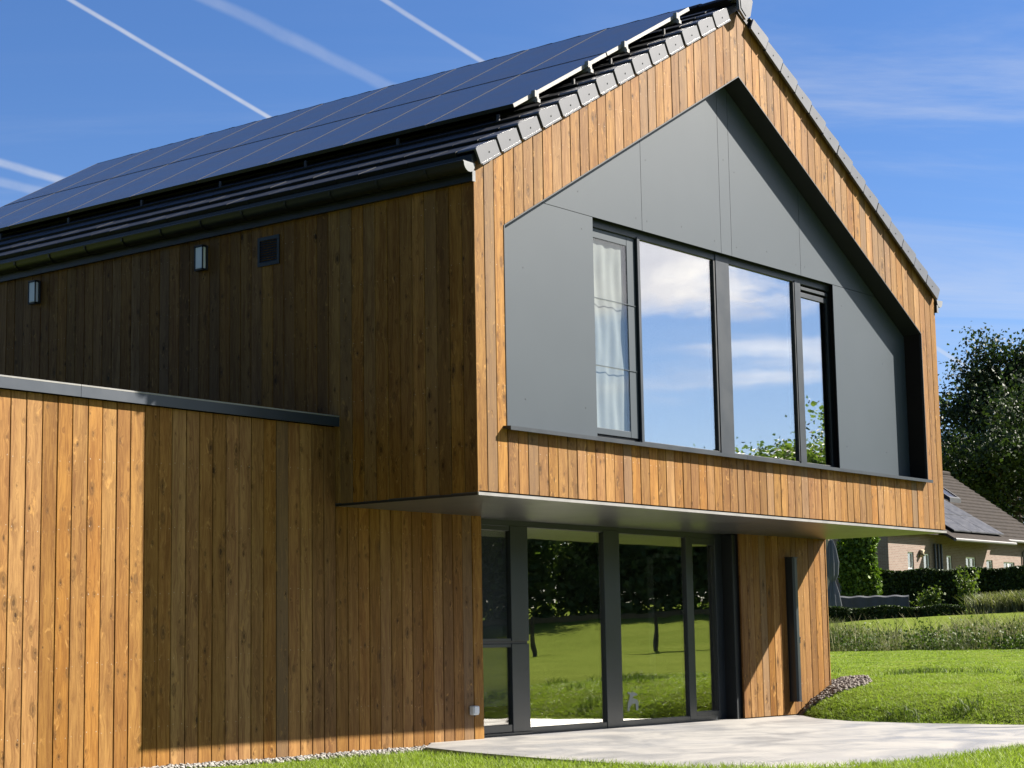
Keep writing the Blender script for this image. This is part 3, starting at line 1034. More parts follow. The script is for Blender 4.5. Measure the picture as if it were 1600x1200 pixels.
def tile_mesh(sgn):
    """flat interlocking tile, origin on the tile bed at its lower edge"""
    vs = []
    L = G + 0.05
    prof = [(0.0, 0.002), (0.0, 0.046), (0.012, 0.050), (L, 0.018), (L, 0.0)]
    for y in (0.003, TW - 0.003):
        for s, n in prof:
            vs.append(((s * COS - n * SIN) * sgn, y, s * SIN + n * COS))
    k = len(prof)
    fs = [tuple(range(k)), tuple(range(2 * k - 1, k - 1, -1))]
    for i in range(k):
        j = (i + 1) % k
        fs.append((i, j, k + j, k + i)[::-1])
    return vs, fs


NR = 14
cnt = 0
rest = MB()
tm = {}
for sgn in (1, -1):
    vs, fs = tile_mesh(sgn)
    for i in range(NR + 1):
        s = i * G
        if i == NR: s = NR * G - 0.12
        x, z = slope_pt(s, 0, sgn)
        ncol = int((YB - 0.18) / TW)
        for j in range(ncol):
            y = 0.16 + j * TW
            single = sgn == 1 and ((i < 4 and cnt < 250) or j < 3) and cnt < 285
            if single:
                if sgn not in tm:
                    tm[sgn] = make_obj('roof_tile', vs, fs, 'roof_tile', roof, (x, y, z))
                else:
                    link_copy(tm[sgn], 'roof_tile', roof, (x, y, z + random.uniform(-0.002, 0.002)))
                cnt += 1
            else:
                rest.add([(a + x, b + y, c + z) for a, b, c in vs], fs)
o = rest.build('roof_tile_field', 'roof_tile', roof)
o['kind'] = 'stuff'

# verge tiles: an upright face with a turned-over top flange
vmesh = {}
for sgn in (1, -1):
    FL = 0.318 if sgn == 1 else 0.352
    HF = 0.150
    for i in range(NR):
        s0 = 0.012 + i * G
        key = sgn
        if key not in vmesh:
            b = MB()
            # face: rounded corners at the lower (eaves) end
            outl = [(0.0, -HF + 0.015), (0.012, -HF), (FL, -HF), (FL, 0.0 - 0.006), (0.02, 0.022), (0.0, 0.010)]
            top = []
            for (ss, n) in outl:
                top.append(((ss * COS - n * SIN) * sgn, ss * SIN + n * COS))
            if sgn == -1: top = top[::-1]
            b.prism_y(top, -0.062, -0.038)
            fl_ = [(0.0, 0.0), (FL + 0.03, -0.02), (FL + 0.03, -0.004), (0.02, 0.022), (0.0, 0.010)]
            q = [((ss * COS - n * SIN) * sgn, ss * SIN + n * COS) for ss, n in fl_]
            if sgn == -1: q = q[::-1]
            b.prism_y(q, -0.0379, 0.16)
            # lower lip catching light
            lp = [((ss * COS - n * SIN) * sgn, ss * SIN + n * COS) for ss, n in ((0.014, -HF), (FL, -HF), (FL, -HF + 0.018), (0.014, -HF + 0.018))]
            if sgn == -1: lp = lp[::-1]
            b.prism_y(lp, -0.068, -0.0625)
            # screw
            ss, n = FL * 0.55, -HF * 0.5
            cx, cz = (ss * COS - n * SIN) * sgn, ss * SIN + n * COS
            b.tube([(cx, -0.068, cz), (cx, -0.0625, cz)], 0.008, 6)
            x, z = slope_pt(s0, 0.026, sgn)
            vmesh[key] = b.build('verge_tile', 'verge_tile', roof, (x, random.uniform(-.003, .003), z))
        else:
            x, z = slope_pt(s0, 0.026 + random.uniform(-.002, .002), sgn)
            link_copy(vmesh[key], 'verge_tile', roof, (x, random.uniform(-.004, .004), z))

# ridge: half-round caps along y and a shield-shaped end cap
for j in range(int((YB - 0.2) / 0.42)):
    y0 = 0.0 + j * 0.42
    b = MB()
    seg = 9
    vs = []
    for yq, r in ((y0, 0.125), (y0 + 0.44, 0.112)):
        for k in range(seg):
            an = math.pi * (0.08 + 0.84 * k / (seg - 1))
            vs.append((apex + math.cos(an) * r * 1.15, yq, ZA + RT + 0.0 + math.sin(an) * r * 0.72))
    fs = [(k, k + 1, seg + k + 1, seg + k) for k in range(seg - 1)]
    b.add(vs, fs)
    b.build('ridge_tile', 'roof_tile', roof, smooth=True)
zr = ZA + RT
cap = [(apex - 0.16, zr + 0.06), (apex - 0.135, zr - 0.13), (apex - 0.01, zr - 0.215), (apex + 0.09, zr - 0.155), (apex + 0.15, zr + 0.03), (apex + 0.06, zr + 0.13), (apex - 0.06, zr + 0.14)]
b = MB().prism_y(cap, -0.13, -0.10)
b.prism_y([(apex + (x - apex) * .8, zr - 0.02 + (z - zr + 0.02) * .8) for x, z in cap], -0.137, -0.1302)
b.prism_y([(apex - 0.13, zr), (apex + .12, zr), (apex + 0.06, zr + 0.12), (apex - 0.06, zr + 0.12)], -0.0998, 0.02)
b.build('ridge_end_cap', 'verge_tile', roof)

# gutters with brackets, fascia
for sgn in (1, -1):
    def X(x): return x if sgn == 1 else W - x
    gt = MB()
    n = 9
    prof = []
    cx, cz, r = -0.088, 5.205, 0.078
    for k in range(n + 1):
        an = math.pi + math.pi * k / n
        prof.append((cx + math.cos(an) * r, cz + math.sin(an) * r))
    prof = [(cx - r - 0.014, cz + 0.012)] + prof
    inner = [(x * 0.94 + cx * 0.06, z + 0.006) for x, z in prof]
    loop = prof + inner[::-1]
    vs = [(X(x), y, z) for y in (-0.02, YB) for x, z in loop]
    L = len(loop)
    fs = [(i, (i + 1) % L, L + (i + 1) % L, L + i) for i in range(L)]
    gt.add(vs, fs)
    g = gt.build('gutter', 'gutter_metal', house, smooth=True)
    e = MB()
    capp = [(X(cx - r - 0.012), cz + 0.014)] + [(X(x), z) for x, z in prof[1:]] + [(X(cx + r + 0.005), cz + 0.01)]
    if sgn == -1: capp = capp[::-1]
    e.prism_y(capp, -0.030, -0.0205)
    fp = [(X(-0.046), 5.05), (X(-0.004), 5.05), (X(-0.004), 5.15), (X(-0.046), 5.15)]
    if sgn == -1: fp = fp[::-1]
    e.prism_y(fp, -0.028, -0.0185)
    e.build('gutter_end_cap', 'gutter_cap', g)
    fa = MB()
    xa, xb = sorted((X(-0.044), X(-0.006)))
    fa.box(xa, xb, -0.018, YB, 5.055, ZE + 0.09)
    fa.build('fascia', 'gutter_metal', house)
    if sgn == 1:
        for j in range(17):
            y = 0.42 + j * 0.6
            br = MB()
            pr = [(cx + math.cos(math.pi + math.pi * k / 8) * (r + 0.004), cz + math.sin(math.pi + math.pi * k / 8) * (r + 0.004)) for k in range(9)]
            pr2 = [(cx + math.cos(math.pi + math.pi * k / 8) * (r + 0.009), cz + math.sin(math.pi + math.pi * k / 8) * (r + 0.009)) for k in range(9)]
            br.prism_y(pr2 + pr[::-1], y, y + 0.025)
            br.build('gutter_bracket', 'gutter_metal', g)

# ventilation grille high on the side wall
vg = empty('vent_grille'); vg.parent = house
MB().box(-0.014, 0.004, 2.46, 2.76, 4.655, 4.69).box(-0.014, 0.004, 2.46, 2.76, 4.91, 4.945).box(-0.014, 0.004, 2.46, 2.49, 4.69, 4.91).box(-0.014, 0.004, 2.73, 2.76, 4.69, 4.91).build('grille_frame', 'anthracite', vg)
for k in range(9):
    z = 4.692 + k * 0.0245
    MB().add([(-0.012, 2.49, z), (-0.012, 2.73, z), (-0.002, 2.73, z + 0.018), (-0.002, 2.49, z + 0.018), (-0.010, 2.49, z - 0.003), (-0.010, 2.73, z - 0.003), (-0.001, 2.73, z + 0.015), (-0.001, 2.49, z + 0.015)],
             [(0, 1, 2, 3)[::-1], (4, 5, 6, 7), (0, 1, 5, 4), (1, 2, 6, 5), (2, 3, 7, 6), (3, 0, 4, 7)]).build('louvre', 'lining_dark', vg)

# ------------------------------------------------------------------ solar panels
HP = 0.300
rows = [(0.940, 2.485), (2.505, 4.080)]
ordn = ['first', 'second', 'third', 'fourth', 'fifth', 'sixth', 'seventh', 'eighth', 'ninth']


def roof_line(x, h):
    return ZE + SL * x + h


proto = {}; inner_frame = {}
for ri, (xa, xb) in enumerate(rows):
    for ci in range(9):
        y0 = 0.27 + ci * 1.112
        root = empty('solar_panel', (xa, y0, roof_line(xa, HP)))
        tag(root, '%s row solar panel, %s from the gable end' % (('lower', 'upper')[ri], ordn[ci]), 'solar panel', 'solar panels on the roof slope')
        L = (xb - xa) / COS
        Wd = 1.106
        if ri not in proto:
            def P(s, y, n): return (s * COS - n * SIN, y, s * SIN + n * COS)
            def slab(b, s0, s1, y0_, y1_, n0, n1):
                vs = [P(s0, y0_, n0), P(s1, y0_, n0), P(s1, y1_, n0), P(s0, y1_, n0), P(s0, y0_, n1), P(s1, y0_, n1), P(s1, y1_, n1), P(s0, y1_, n1)]
                b.add(vs, [(3, 2, 1, 0), (4, 5, 6, 7), (0, 1, 5, 4), (1, 2, 6, 5), (2, 3, 7, 6), (3, 0, 4, 7)])
            g = MB(); slab(g, 0.009, L - 0.009, 0.006, Wd - 0.006, -0.02, 0.0)
            g = g.build('cell_glass', 'solar_glass', root)
            fr = MB(); slab(fr, 0, L, 0, 0.006, -0.036, 0.002); fr = fr.build('side_frame', 'alu' , root)  # lighter metal on the outermost side paints in its sunlit look
            fr2 = MB(); slab(fr2, 0, L, Wd - 0.006, Wd, -0.036, 0.002); fr2 = fr2.build('side_frame', 'solar_frame', root)
            f2 = MB(); slab(f2, 0, 0.009, 0.0092, Wd - 0.0092, -0.036, 0.002); f2 = f2.build('end_frame', 'anthracite', root)
            f3 = MB(); slab(f3, L - 0.009, L, 0.0092, Wd - 0.0092, -0.036, 0.002); f3 = f3.build('end_frame', 'anthracite', root)
            inner_frame[ri] = bpy.data.objects.new('side_frame', fr.data.copy())
            inner_frame[ri].data.materials.clear(); inner_frame[ri].data.materials.append(MAT['solar_frame'])  # darker copy of the side frame, without the painted sunlight
            proto[ri] = (g, fr, fr2, f2, f3)
        else:
            for src in proto[ri]:
                link_copy(src if src is not proto[ri][1] else inner_frame[ri], src.name.split('.')[0], root, (0, 0, 0))
# mounting rails along the roof with clamps and the roof hooks below
rail_pos = [1.26, 2.15, 2.80, 3.80]
rname = ['lowest', 'second lowest', 'second highest', 'highest']
for k, xr_ in enumerate(rail_pos):
    root = empty('mounting_rail', (xr_, 0.215, roof_line(xr_, HP - 0.08)))
    tag(root, '%s aluminium rail carrying the solar panels' % rname[k], 'rail', 'rails under the solar panels')
    b = MB().box(-0.018, 0.018, 0.0, 10.10, -0.012, 0.026)
    b.build('rail', 'alu', root)
    c = MB().box(-0.03, 0.03, 0.012, 0.058, 0.0262, 0.092).box(-0.022, 0.022, -0.012, 0.02, -0.03, 0.005)
    c.build('end_clamp', 'alu', root)
    if k == 0:
        for j in range(8):
            y = 0.22 + j * 1.29
            h = MB().box(-0.335, -0.315, y, y + 0.03, -0.262, -0.175)
            h.build('roof_hook', 'hook_metal', root)
    else:
        for j in range(1):
            h = MB().box(-0.27, -0.25, 0.02, 0.05, -0.25, -0.15)
            h.build('roof_hook', 'hook_metal', root)

# ------------------------------------------------------------------ things on the walls
for k, (y0, lab) in enumerate(((6.15, 'slim white wall lamp on the dark side wall, farther from the vent'), (3.46, 'slim white wall lamp on the dark side wall, beside the vent grille'))):
    root = empty('wall_lamp', (0, y0 + 0.09, 4.73))
    tag(root, lab, 'lamp', 'wall lamps under the gutter')
    MB().bbox(-0.02, 0.0, -0.068, 0.068, 0.0, 0.25).build('back_plate', 'black_plastic', root)
    MB().bbox(-0.07, -0.021, -0.055, 0.055, 0.012, 0.238, 0.008).build('diffuser', 'white_plastic', root)
    c = MB().box(-0.076, -0.064, -0.062, -0.052, 0.0, 0.25).box(-0.076, -0.064, 0.052, 0.062, 0.0, 0.25)
    c.box(-0.076, -0.0205, -0.062, 0.062, -0.004, 0.0115).box(-0.076, -0.0205, -0.062, 0.062, 0.2385, 0.254)
    c.build('cage', 'black_plastic', root)

sk = empty('outdoor_socket', (1.955, D, 0.287))
tag(sk, 'small grey weatherproof socket box low beside the glass doors', 'socket')
MB().bbox(-0.045, 0.045, -0.055, 0.0, -0.045, 0.045, 0.006).build('socket_box', 'socket_grey', sk)
MB().bbox(-0.038, 0.038, -0.064, -0.0552, -0.030, 0.040, 0.003).build('lid', 'socket_grey', sk)
MB().tube([(0, -0.03, -0.045), (0, -0.03, -0.06)], 0.010, 8).build('cable_gland', 'black_plastic', sk)

aw = empty('side_awning_cassette', (8.25, D, 0.18))
tag(aw, 'tall black side-awning cassette fixed upright on the end wall', 'awning')
prof = [(-0.052, 0.0), (0.052, 0.0), (0.058, -0.03), (0.055, -0.10), (0.035, -0.125), (-0.03, -0.128), (-0.055, -0.105), (-0.058, -0.03)]
b = MB()
n = len(prof)
vs = [(x, y, 0.0) for x, y in prof] + [(x, y, 1.79) for x, y in prof]
fs = [tuple(range(n)), tuple(range(2 * n - 1, n - 1, -1))] + [((i + 1) % n, i, n + i, n + (i + 1) % n) for i in range(n)]
b.add(vs, fs)
b.build('cassette', 'anthracite', aw)
MB().box(0.046, 0.075, -0.09, -0.045, 0.70, 0.82).tube([(0.07, -0.07, 0.72), (0.10, -0.09, 0.72), (0.105, -0.09, 0.79), (0.07, -0.07, 0.80)], 0.011, 6).build('pull_handle', 'black_plastic', aw)
MB().box(-0.058, 0.06, -0.13, 0.0, 1.7902, 1.80).box(-0.058, 0.06, -0.13, 0.0, -0.01, -0.0002).build('end_plate', 'black_plastic', aw)

# receiving post of the side awning at the terrace corner (seen mirrored in the doors)
ap = empty('awning_post', (8.62, -2.55, -0.08))
tag(ap, 'dark awning catch post at the terrace corner, mirrored in the glass', 'post')
MB().bbox(-0.03, 0.03, -0.03, 0.03, 0.05, 1.85).build('post', 'anthracite', ap)
MB().bbox(-0.14, 0.14, -0.14, 0.14, -0.02, 0.05, 0.01).build('foot', 'concrete', ap)
MB().box(-0.07, -0.031, -0.02, 0.02, 1.12, 1.25).build('catch', 'black_plastic', ap)

# white animal-shaped sticker on the second pane
def sticker():
    pts = [(0.02, 0), (0.05, 0), (0.055, 0.05), (0.09, 0.10), (0.14, 0.11), (0.15, 0.0), (0.18, 0.0), (0.185, 0.12), (0.17, 0.17), (0.10, 0.20), (0.115, 0.225), (0.17, 0.235), (0.175, 0.255),
           (0.13, 0.285), (0.11, 0.285), (0.105, 0.305), (0.09, 0.285), (0.05, 0.285), (0.035, 0.30), (0.03, 0.27), (0.06, 0.25), (0.055, 0.20), (0.03, 0.12)]
    pts = [(x * 1.35, z * 0.72) for x, z in pts]
    o = MB().prism_y(pts, -0.002, 0.0).build('window_sticker', 'sticker_film', None, (4.95, YG2 - 0.0015, 0.17))
    tag(o, 'small white animal-shaped sticker low on the second glass door', 'sticker')
sticker()

# black drain pipe end in the gravel by the wing
dp = MB()
dp.tube([(-1.86, D - 0.10, -0.13), (-1.78, D - 0.05, -0.10), (-1.66, D - 0.012, -0.088)], [0.036, 0.036, 0.034], 10)
tag(dp.build('drain_pipe', 'black_plastic', smooth=True), 'short black drain pipe lying at the foot of the wing', 'pipe')

# ------------------------------------------------------------------ gravel
def stones(name, pts, smin, smax, mat, label):
    """irregular low-poly stones merged into one heap"""
    phi = (1 + 5 ** 0.5) / 2
    base = np.array([(-1, phi, 0), (1, phi, 0), (-1, -phi, 0), (1, -phi, 0), (0, -1, phi), (0, 1, phi), (0, -1, -phi), (0, 1, -phi), (phi, 0, -1), (phi, 0, 1), (-phi, 0, -1), (-phi, 0, 1)], float)
    base /= np.linalg.norm(base[0])
    ft = np.array([(0, 11, 5), (0, 5, 1), (0, 1, 7), (0, 7, 10), (0, 10, 11), (1, 5, 9), (5, 11, 4), (11, 10, 2), (10, 7, 6), (7, 1, 8), (3, 9, 4), (3, 4, 2), (3, 2, 6), (3, 6, 8), (3, 8, 9), (4, 9, 5), (2, 4, 11), (6, 2, 10), (8, 6, 7), (9, 8, 1)])
    n = len(pts)
    s = rng.uniform(smin, smax, (n, 1, 1)) * rng.uniform(0.6, 1.2, (n, 1, 3)) * np.array([1, 1, 0.75])
    v = base[None] * rng.uniform(0.75, 1.25, (n, 12, 1)) * s
    a = rng.uniform(0, 6.28, n); ca, sa = np.cos(a)[:, None], np.sin(a)[:, None]
    x = v[..., 0] * ca - v[..., 1] * sa; y = v[..., 0] * sa + v[..., 1] * ca
    v = np.stack([x, y, v[..., 2]], -1) + np.asarray(pts)[:, None, :]
    f = (ft[None] + (np.arange(n) * 12)[:, None, None]).reshape(-1, 3)
    o = fast_mesh(name, v.reshape(-1, 3), f, 3, mat)
    tag(o, label, 'gravel', kind='stuff')


n = 7000
gx = rng.uniform(-3.4, 1.5, n)
wd = np.clip(0.34 - 0.10 * np.abs(gx - 0.2), 0.10, 0.34)
gy = D - 0.012 - rng.uniform(0, 1, n) * wd
gz = np.maximum(ground_z(gx, gy), np.minimum(-0.045 + 0.022 * gx, -0.03) - 0.035) + rng.uniform(-0.01, 0.022, n)
stones('gravel_strip', np.stack([gx, gy, gz], -1), 0.010, 0.024, 'gravel_pale', 'pale gravel strip along the foot of the timber wing')
n = 3800
u1 = rng.uniform(0, 1, n); u2 = rng.uniform(0, 1, n)
gx = 8.40 + 1.55 * u1
gy = D - 0.01 - u2 * (0.10 + 0.50 * np.sin(np.pi * np.clip(u1, 0, 1) ** 0.8)) + np.where(gx > W + 0.05, 0.25 * rng.uniform(0, 1, n), 0)
gz = ground_z(gx, gy) + rng.uniform(-0.01, 0.03, n)
stones('gravel_bank', np.stack([gx, gy, gz], -1), 0.016, 0.036, 'gravel_brown', 'brown crushed stone bank against the end wall')

# ------------------------------------------------------------------ vegetation
def blades(name, pts, hmin, hmax, wmin, wmax, lean, mat, label, cat, seg=1):
    n = len(pts)
    pts = np.asarray(pts)
    a = rng.uniform(0, 6.283, n)
    h = rng.uniform(hmin, hmax, n); w = rng.uniform(wmin, wmax, n) * 0.5
    la = rng.uniform(0, 6.283, n); ll = rng.uniform(0.1, lean, n) * h
    dx, dy = np.cos(a) * w, np.sin(a) * w
    lx, ly = np.cos(la) * ll, np.sin(la) * ll
    b0 = pts + np.stack([dx, dy, np.zeros(n)], -1)
    b1 = pts - np.stack([dx, dy, np.zeros(n)], -1)
    tip = pts + np.stack([lx, ly, h], -1)
    if seg == 1:
        v = np.stack([b0, b1, tip], 1).reshape(-1, 3)
        f = np.arange(n * 3).reshape(n, 3)
        o = fast_mesh(name, v, f, 3, mat)
    else:
        mid = pts + np.stack([lx * 0.25, ly * 0.25, h * 0.6], -1)
        m0 = mid + np.stack([dx, dy, np.zeros(n)], -1) * 0.8
        m1 = mid - np.stack([dx, dy, np.zeros(n)], -1) * 0.8
        t0 = tip + np.stack([dx, dy, np.zeros(n)], -1) * 0.25
        t1 = tip - np.stack([dx, dy, np.zeros(n)], -1) * 0.25
        v = np.stack([b0, b1, m1, m0, t1, t0], 1).reshape(-1, 3)
        i = np.arange(n)[:, None] * 6
        f = np.stack([i + 0, i + 1, i + 2, i + 3, i + 3, i + 2, i + 4, i + 5], -1).reshape(-1, 4)
        o = fast_mesh(name, v, f, 4, mat)
    tag(o, label, cat, kind='stuff')
    return o


# near lawn round the terrace
n = 190000
x = rng.uniform(-6.5, 7.5, n); y = rng.uniform(-6.2, 1.62, n)
keep = ~in_poly(x, y, [(px + (0.04 if px < 4 else 0), py + 0.03) for px, py in TER])
keep &= (y - 1.62 < 0) & ~((y > 1.40) & (x > -2.6))
dist = np.hypot(np.maximum(0, 0.2 - x), np.maximum(0, -3.4 - y))
keep &= rng.uniform(0, 1, n) < np.clip(1.25 - dist / 5.0, 0.25, 1)
x, y = x[keep], y[keep]
z = ground_z(x, y)
blades('near_grass', np.stack([x, y, z - 0.005], -1), 0.024, 0.058, 0.005, 0.010, 1.5, 'grass_blade', 'short mown grass in front of the terrace', 'grass')
# bank and lawn to the right of the house
n = 330000
x = 7.3 + 23.0 * rng.uniform(0, 1, n) ** 1.5
u_ = rng.uniform(0, 1, n)
ylo = np.interp(x, [7, 12, 30], [-4.2, -2.2, 5.0]); yhi = np.interp(x, [7, 9.3, 12, 30], [1.7, 3.6, 5.5, 14.5])
y = ylo + (yhi - ylo) * u_
keep = (x > np.interp(y, EY, EX) - 0.02) & ~((x < W + 0.02) & (y > D - 0.03))
keep &= ~((x > 8.35) & (x < 9.98) & (y > D - 0.04 - 0.48 * np.sin(np.pi * np.clip((x - 8.4) / 1.55, 0, 1))) & (y < D + 0.2))
x, y = x[keep], y[keep]
sc_ = np.interp(x, [8, 12, 30], [1.0, 1.0, 1.5])
tall = np.clip((lumps(x * 0.9, y * 1.3) - 0.05) * 2, 0, 1) * np.interp(x, [8, 9, 11, 13], [0.6, 1, 0.7, 0])
pts = np.stack([x, y, ground_z(x, y) - 0.006 + 0.02 * tall], -1)
near = x < 12.5
blades('bank_grass', pts[near], 0.014, 0.036, 0.006, 0.012, 2.4, 'grass_blade', 'rougher green grass on the bank beside the end wall', 'grass')
blades('far_grass', pts[~near], 0.011, 0.026, 0.010, 0.022, 2.8, 'grass_blade', 'mown grass reaching back to the wild verge', 'grass')

tuft = near & (tall > 0.35) & (rng.uniform(0, 1, len(x)) < 0.16)
blades('grass_tufts', pts[tuft], 0.04, 0.11, 0.006, 0.012, 1.5, 'weed_leaf', 'darker uncut tufts on the bank beside the terrace', 'grass', seg=2)
# wild verge: tall grass and docks
n = 60000
x = rng.uniform(26.0, 33.5, n)
y = np.interp(x, [26, 33.5], [10.4, 10.0]) + rng.uniform(-8, 6.5, n)
front = 28.0 + 0.12 * (9 - y)
k = np.clip((x - front) / 1.2, 0, 1)
keep = (x > front)
hmod = 0.62 + 0.38 * np.sin(y * 1.3 + 0.7) * np.sin(y * 0.55 + x * 0.8) + 0.18 * np.sin(y * 3.1)
x, y, k, hmod = x[keep], y[keep], k[keep], hmod[keep]
pts = np.stack([x, y, ground_z(x, y)], -1)
hs = (0.25 + 0.42 * k) * np.clip(hmod, 0.22, 1.1)
sel = rng.uniform(0, 1, len(x))
o = blades('wild_grass', pts[sel < 0.8], 0.35, 0.95, 0.009, 0.020, 1.0, 'weed_blade', 'tall pale wild grass along the end of the lawn', 'grass', seg=2)
me = o.data
co = np.empty(len(me.vertices) * 3, np.float32); me.vertices.foreach_get('co', co); co = co.reshape(-1, 6, 3)
base = (co[:, 0] + co[:, 1]) / 2
co = base[:, None, :] + (co - base[:, None, :]) * np.array([1, 1, 1])[None, None] * (hs[sel < 0.8] / 0.85 * np.ones(1))[:, None, None] ** 0.9
me.vertices.foreach_set('co', co.astype(np.float32).ravel()); me.update()


n = 800
y = rng.uniform(2.5, 15.5, n); x = 28.3 + 0.12 * (9 - y) + np.abs(rng.normal(0, 1.6, n))
blades('seed_stalks', np.stack([x, y, ground_z(x, y)], -1), 0.45, 0.90, 0.008, 0.018, 0.7, 'straw', 'thin straw-coloured seed stalks over the wild grass', 'grass', seg=2)


def leaf_cloud(name, c, size, mat, parent=None, flat=0.0, nrm=None):
    """small bent leaf quads at the given centres"""
    n = len(c); c = np.asarray(c)
    d1 = rng.normal(size=(n, 3)); d1[:, 2] *= (1 - flat)
    d1 /= np.linalg.norm(d1, axis=1, keepdims=True) + 1e-9
    d2 = rng.normal(size=(n, 3))
    d2 -= d1 * np.sum(d1 * d2, 1, keepdims=True)
    d2 /= np.linalg.norm(d2, axis=1, keepdims=True) + 1e-9
    up = np.cross(d1, d2)
    s = rng.uniform(0.6, 1.3, (n, 1)) * size
    a = c - d1 * s * 0.5; b = c + d1 * s * 0.5
    l = c + d2 * s * 0.36 + up * s * 0.12; r = c - d2 * s * 0.36 + up * s * 0.12
    v = np.stack([a, l, b, r], 1).reshape(-1, 3)
    f = np.arange(n * 4).reshape(n, 4)
    return fast_mesh(name, v, f, 4, mat, parent)


# weeds: leafy clumps at the foot of the verge
cl = []
for _ in range(190):
    y = rng.uniform(2.5, 15.5); x = 28.2 + 0.12 * (9 - y) + abs(rng.normal(0, 1.3))
    r = rng.uniform(0.12, 0.32); h = rng.uniform(0.15, 0.55)
    q = rng.normal(size=(90, 3)) * np.array([r, r, h * 0.5]); q[:, 2] = np.abs(q[:, 2])
    cl.append(q + np.array([x, y, float(ground_z(x, y))]))
tag(leaf_cloud('wild_herbs', np.concatenate(cl), 0.07, 'weed_leaf'), 'leafy green weeds at the foot of the wild grass', 'weeds', kind='stuff')


def grow_tree(height, spread, levels, seed, trunk_r, first=0.28, n_child=(4, 5)):
    """returns (tube builder, twig tip points)"""
    rs = np.random.default_rng(seed)
    mb = MB(); tips = []

    def branch(p, d, L, r, lev):
        npt = 4
        pts = [p]; rad = [r]
        q = Vector(p); dd = Vector(d)
        for i in range(npt):
            dd = (dd + Vector(rs.normal(0, 0.16, 3)) + Vector((0, 0, 0.05 if lev else 0.12))).normalized()
            q = q + dd * (L / npt)
            pts.append(tuple(q)); rad.append(r * (1 - 0.65 * (i + 1) / npt))
        mb.tube(pts, rad, 7 if lev == 0 else (5 if lev < 3 else 3), cap=False)
        if lev >= levels - 1:
            for t in pts[1:]: tips.append(t)
            return
        if lev >= levels - 2: tips.extend(pts[2:])
        nc = int(rs.integers(n_child[0], n_child[1] + 1)) + (2 if lev == 0 else 0)
        for k in range(nc):
            t = (first if lev == 0 else 0.25) + (1 - (first if lev == 0 else 0.25)) * (k + rs.uniform(0.2, 0.8)) / nc
            fi = t * npt; i0 = min(npt - 1, int(fi)); fr = fi - i0
            base = Vector(pts[i0]).lerp(Vector(pts[i0 + 1]), fr)
            az = rs.uniform(0, 6.283) + k * 2.4
            out = Vector((math.cos(az), math.sin(az), rs.uniform(-0.05, 0.6))).normalized()
            nd = (Vector(d) * 0.35 + out * 0.9).normalized()
            branch(tuple(base), nd, L * rs.uniform(0.50, 0.72) * (spread if lev == 0 else 1), rad[min(npt, i0 + 1)] * rs.uniform(0.5, 0.75), lev + 1)
    branch((0, 0, -0.3), (0.03, 0.02, 1), height * 0.74, trunk_r, 0)
    return mb, np.array(tips)


def make_tree(name, loc, height, spread, levels, seed, trunk_r, leaf, per_tip, clump, mat, label, cat, group=None, first=0.28, nc=(4, 5)):
    root = empty(name, loc)
    tag(root, label, cat, group)
    mb, tips = grow_tree(height, spread, levels, seed, trunk_r, first, nc)
    mb.build('trunk', 'bark', root, smooth=True)
    k = per_tip
    c = np.repeat(tips, k, axis=0) + rng.normal(size=(len(tips) * k, 3)) * np.array([clump, clump, clump * 0.7])
    leaf_cloud('crown', c, leaf, mat, root)
    return root


def copy_tree(src, loc, scale, rotz, label=None):
    r = src.copy(); col.objects.link(r)
    r.location = loc; r.scale = scale; r.rotation_euler = (0, 0, rotz)
    if label: r['label'] = label
    for ch in src.children:
        c = ch.copy(); col.objects.link(c); c.parent = r
    return r


def gz(x, y): return float(ground_z(x, y))


make_tree('oak_tree', (93.2, 34.6, gz(93.2, 34.6)), 15.4, 0.82, 4, 11, 0.34, 0.25, 32, 0.55, 'oak_leaf',
          'tall dark oak rising behind the neighbour\'s tiled roof', 'tree', first=0.16, nc=(6, 7))
t2 = make_tree('oak_tree', (118, 40.0, gz(118, 40)), 13.0, 0.85, 4, 5, 0.4, 0.36, 22, 0.6, 'hedge_leaf',
               'lighter green tree low between the roof slope and the oak trunk', 'tree', first=0.12)

# trees beyond the lawn that the glass doors mirror
src = make_tree('garden_tree', (47.0, -29.0, gz(47.0, -29)), 4.7, 1.0, 4, 21, 0.16, 0.125, 46, 0.36, 'garden_leaf',
                'leafy dark tree across the lawn, mirrored in the terrace doors', 'tree', 'trees mirrored in the terrace doors', first=0.08)
for (x, y, s, r) in ((40.0, -33.0, 1.0, 0.5), (43.5, -31.0, 0.95, 1.7), (51.6, -24.0, 1.30, 2.9), (45.2, -33.5, 1.05, 4.1), (54.5, -21.5, 1.25, 5.0), (49.6, -27.5, 0.95, 0.9), (36.5, -36.0, 1.05, 2.2), (58.0, -19.0, 1.4, 3.3)):
    copy_tree(src, (x, y, gz(x, y)), (s * 1.25, s * 1.25, s), r)
# dense undergrowth along that wood edge
n = 30000
tq = rng.uniform(-0.25, 1.25, n)
x = 37.0 + 20.0 * tq + rng.normal(0, 0.8, n); y = -35.5 + 15.5 * tq + rng.normal(0, 0.8, n)
top = 3.0 + 0.8 * np.sin(tq * 23) + 0.6 * np.sin(tq * 51 + 1)
z = ground_z(x, y) + rng.uniform(0, 1, n) ** 0.8 * top
tag(leaf_cloud('wood_undergrowth', np.stack([x, y, z], -1), 0.30, 'garden_leaf'), 'dark undergrowth at the wood edge, mirrored in the terrace doors', 'undergrowth', kind='stuff')
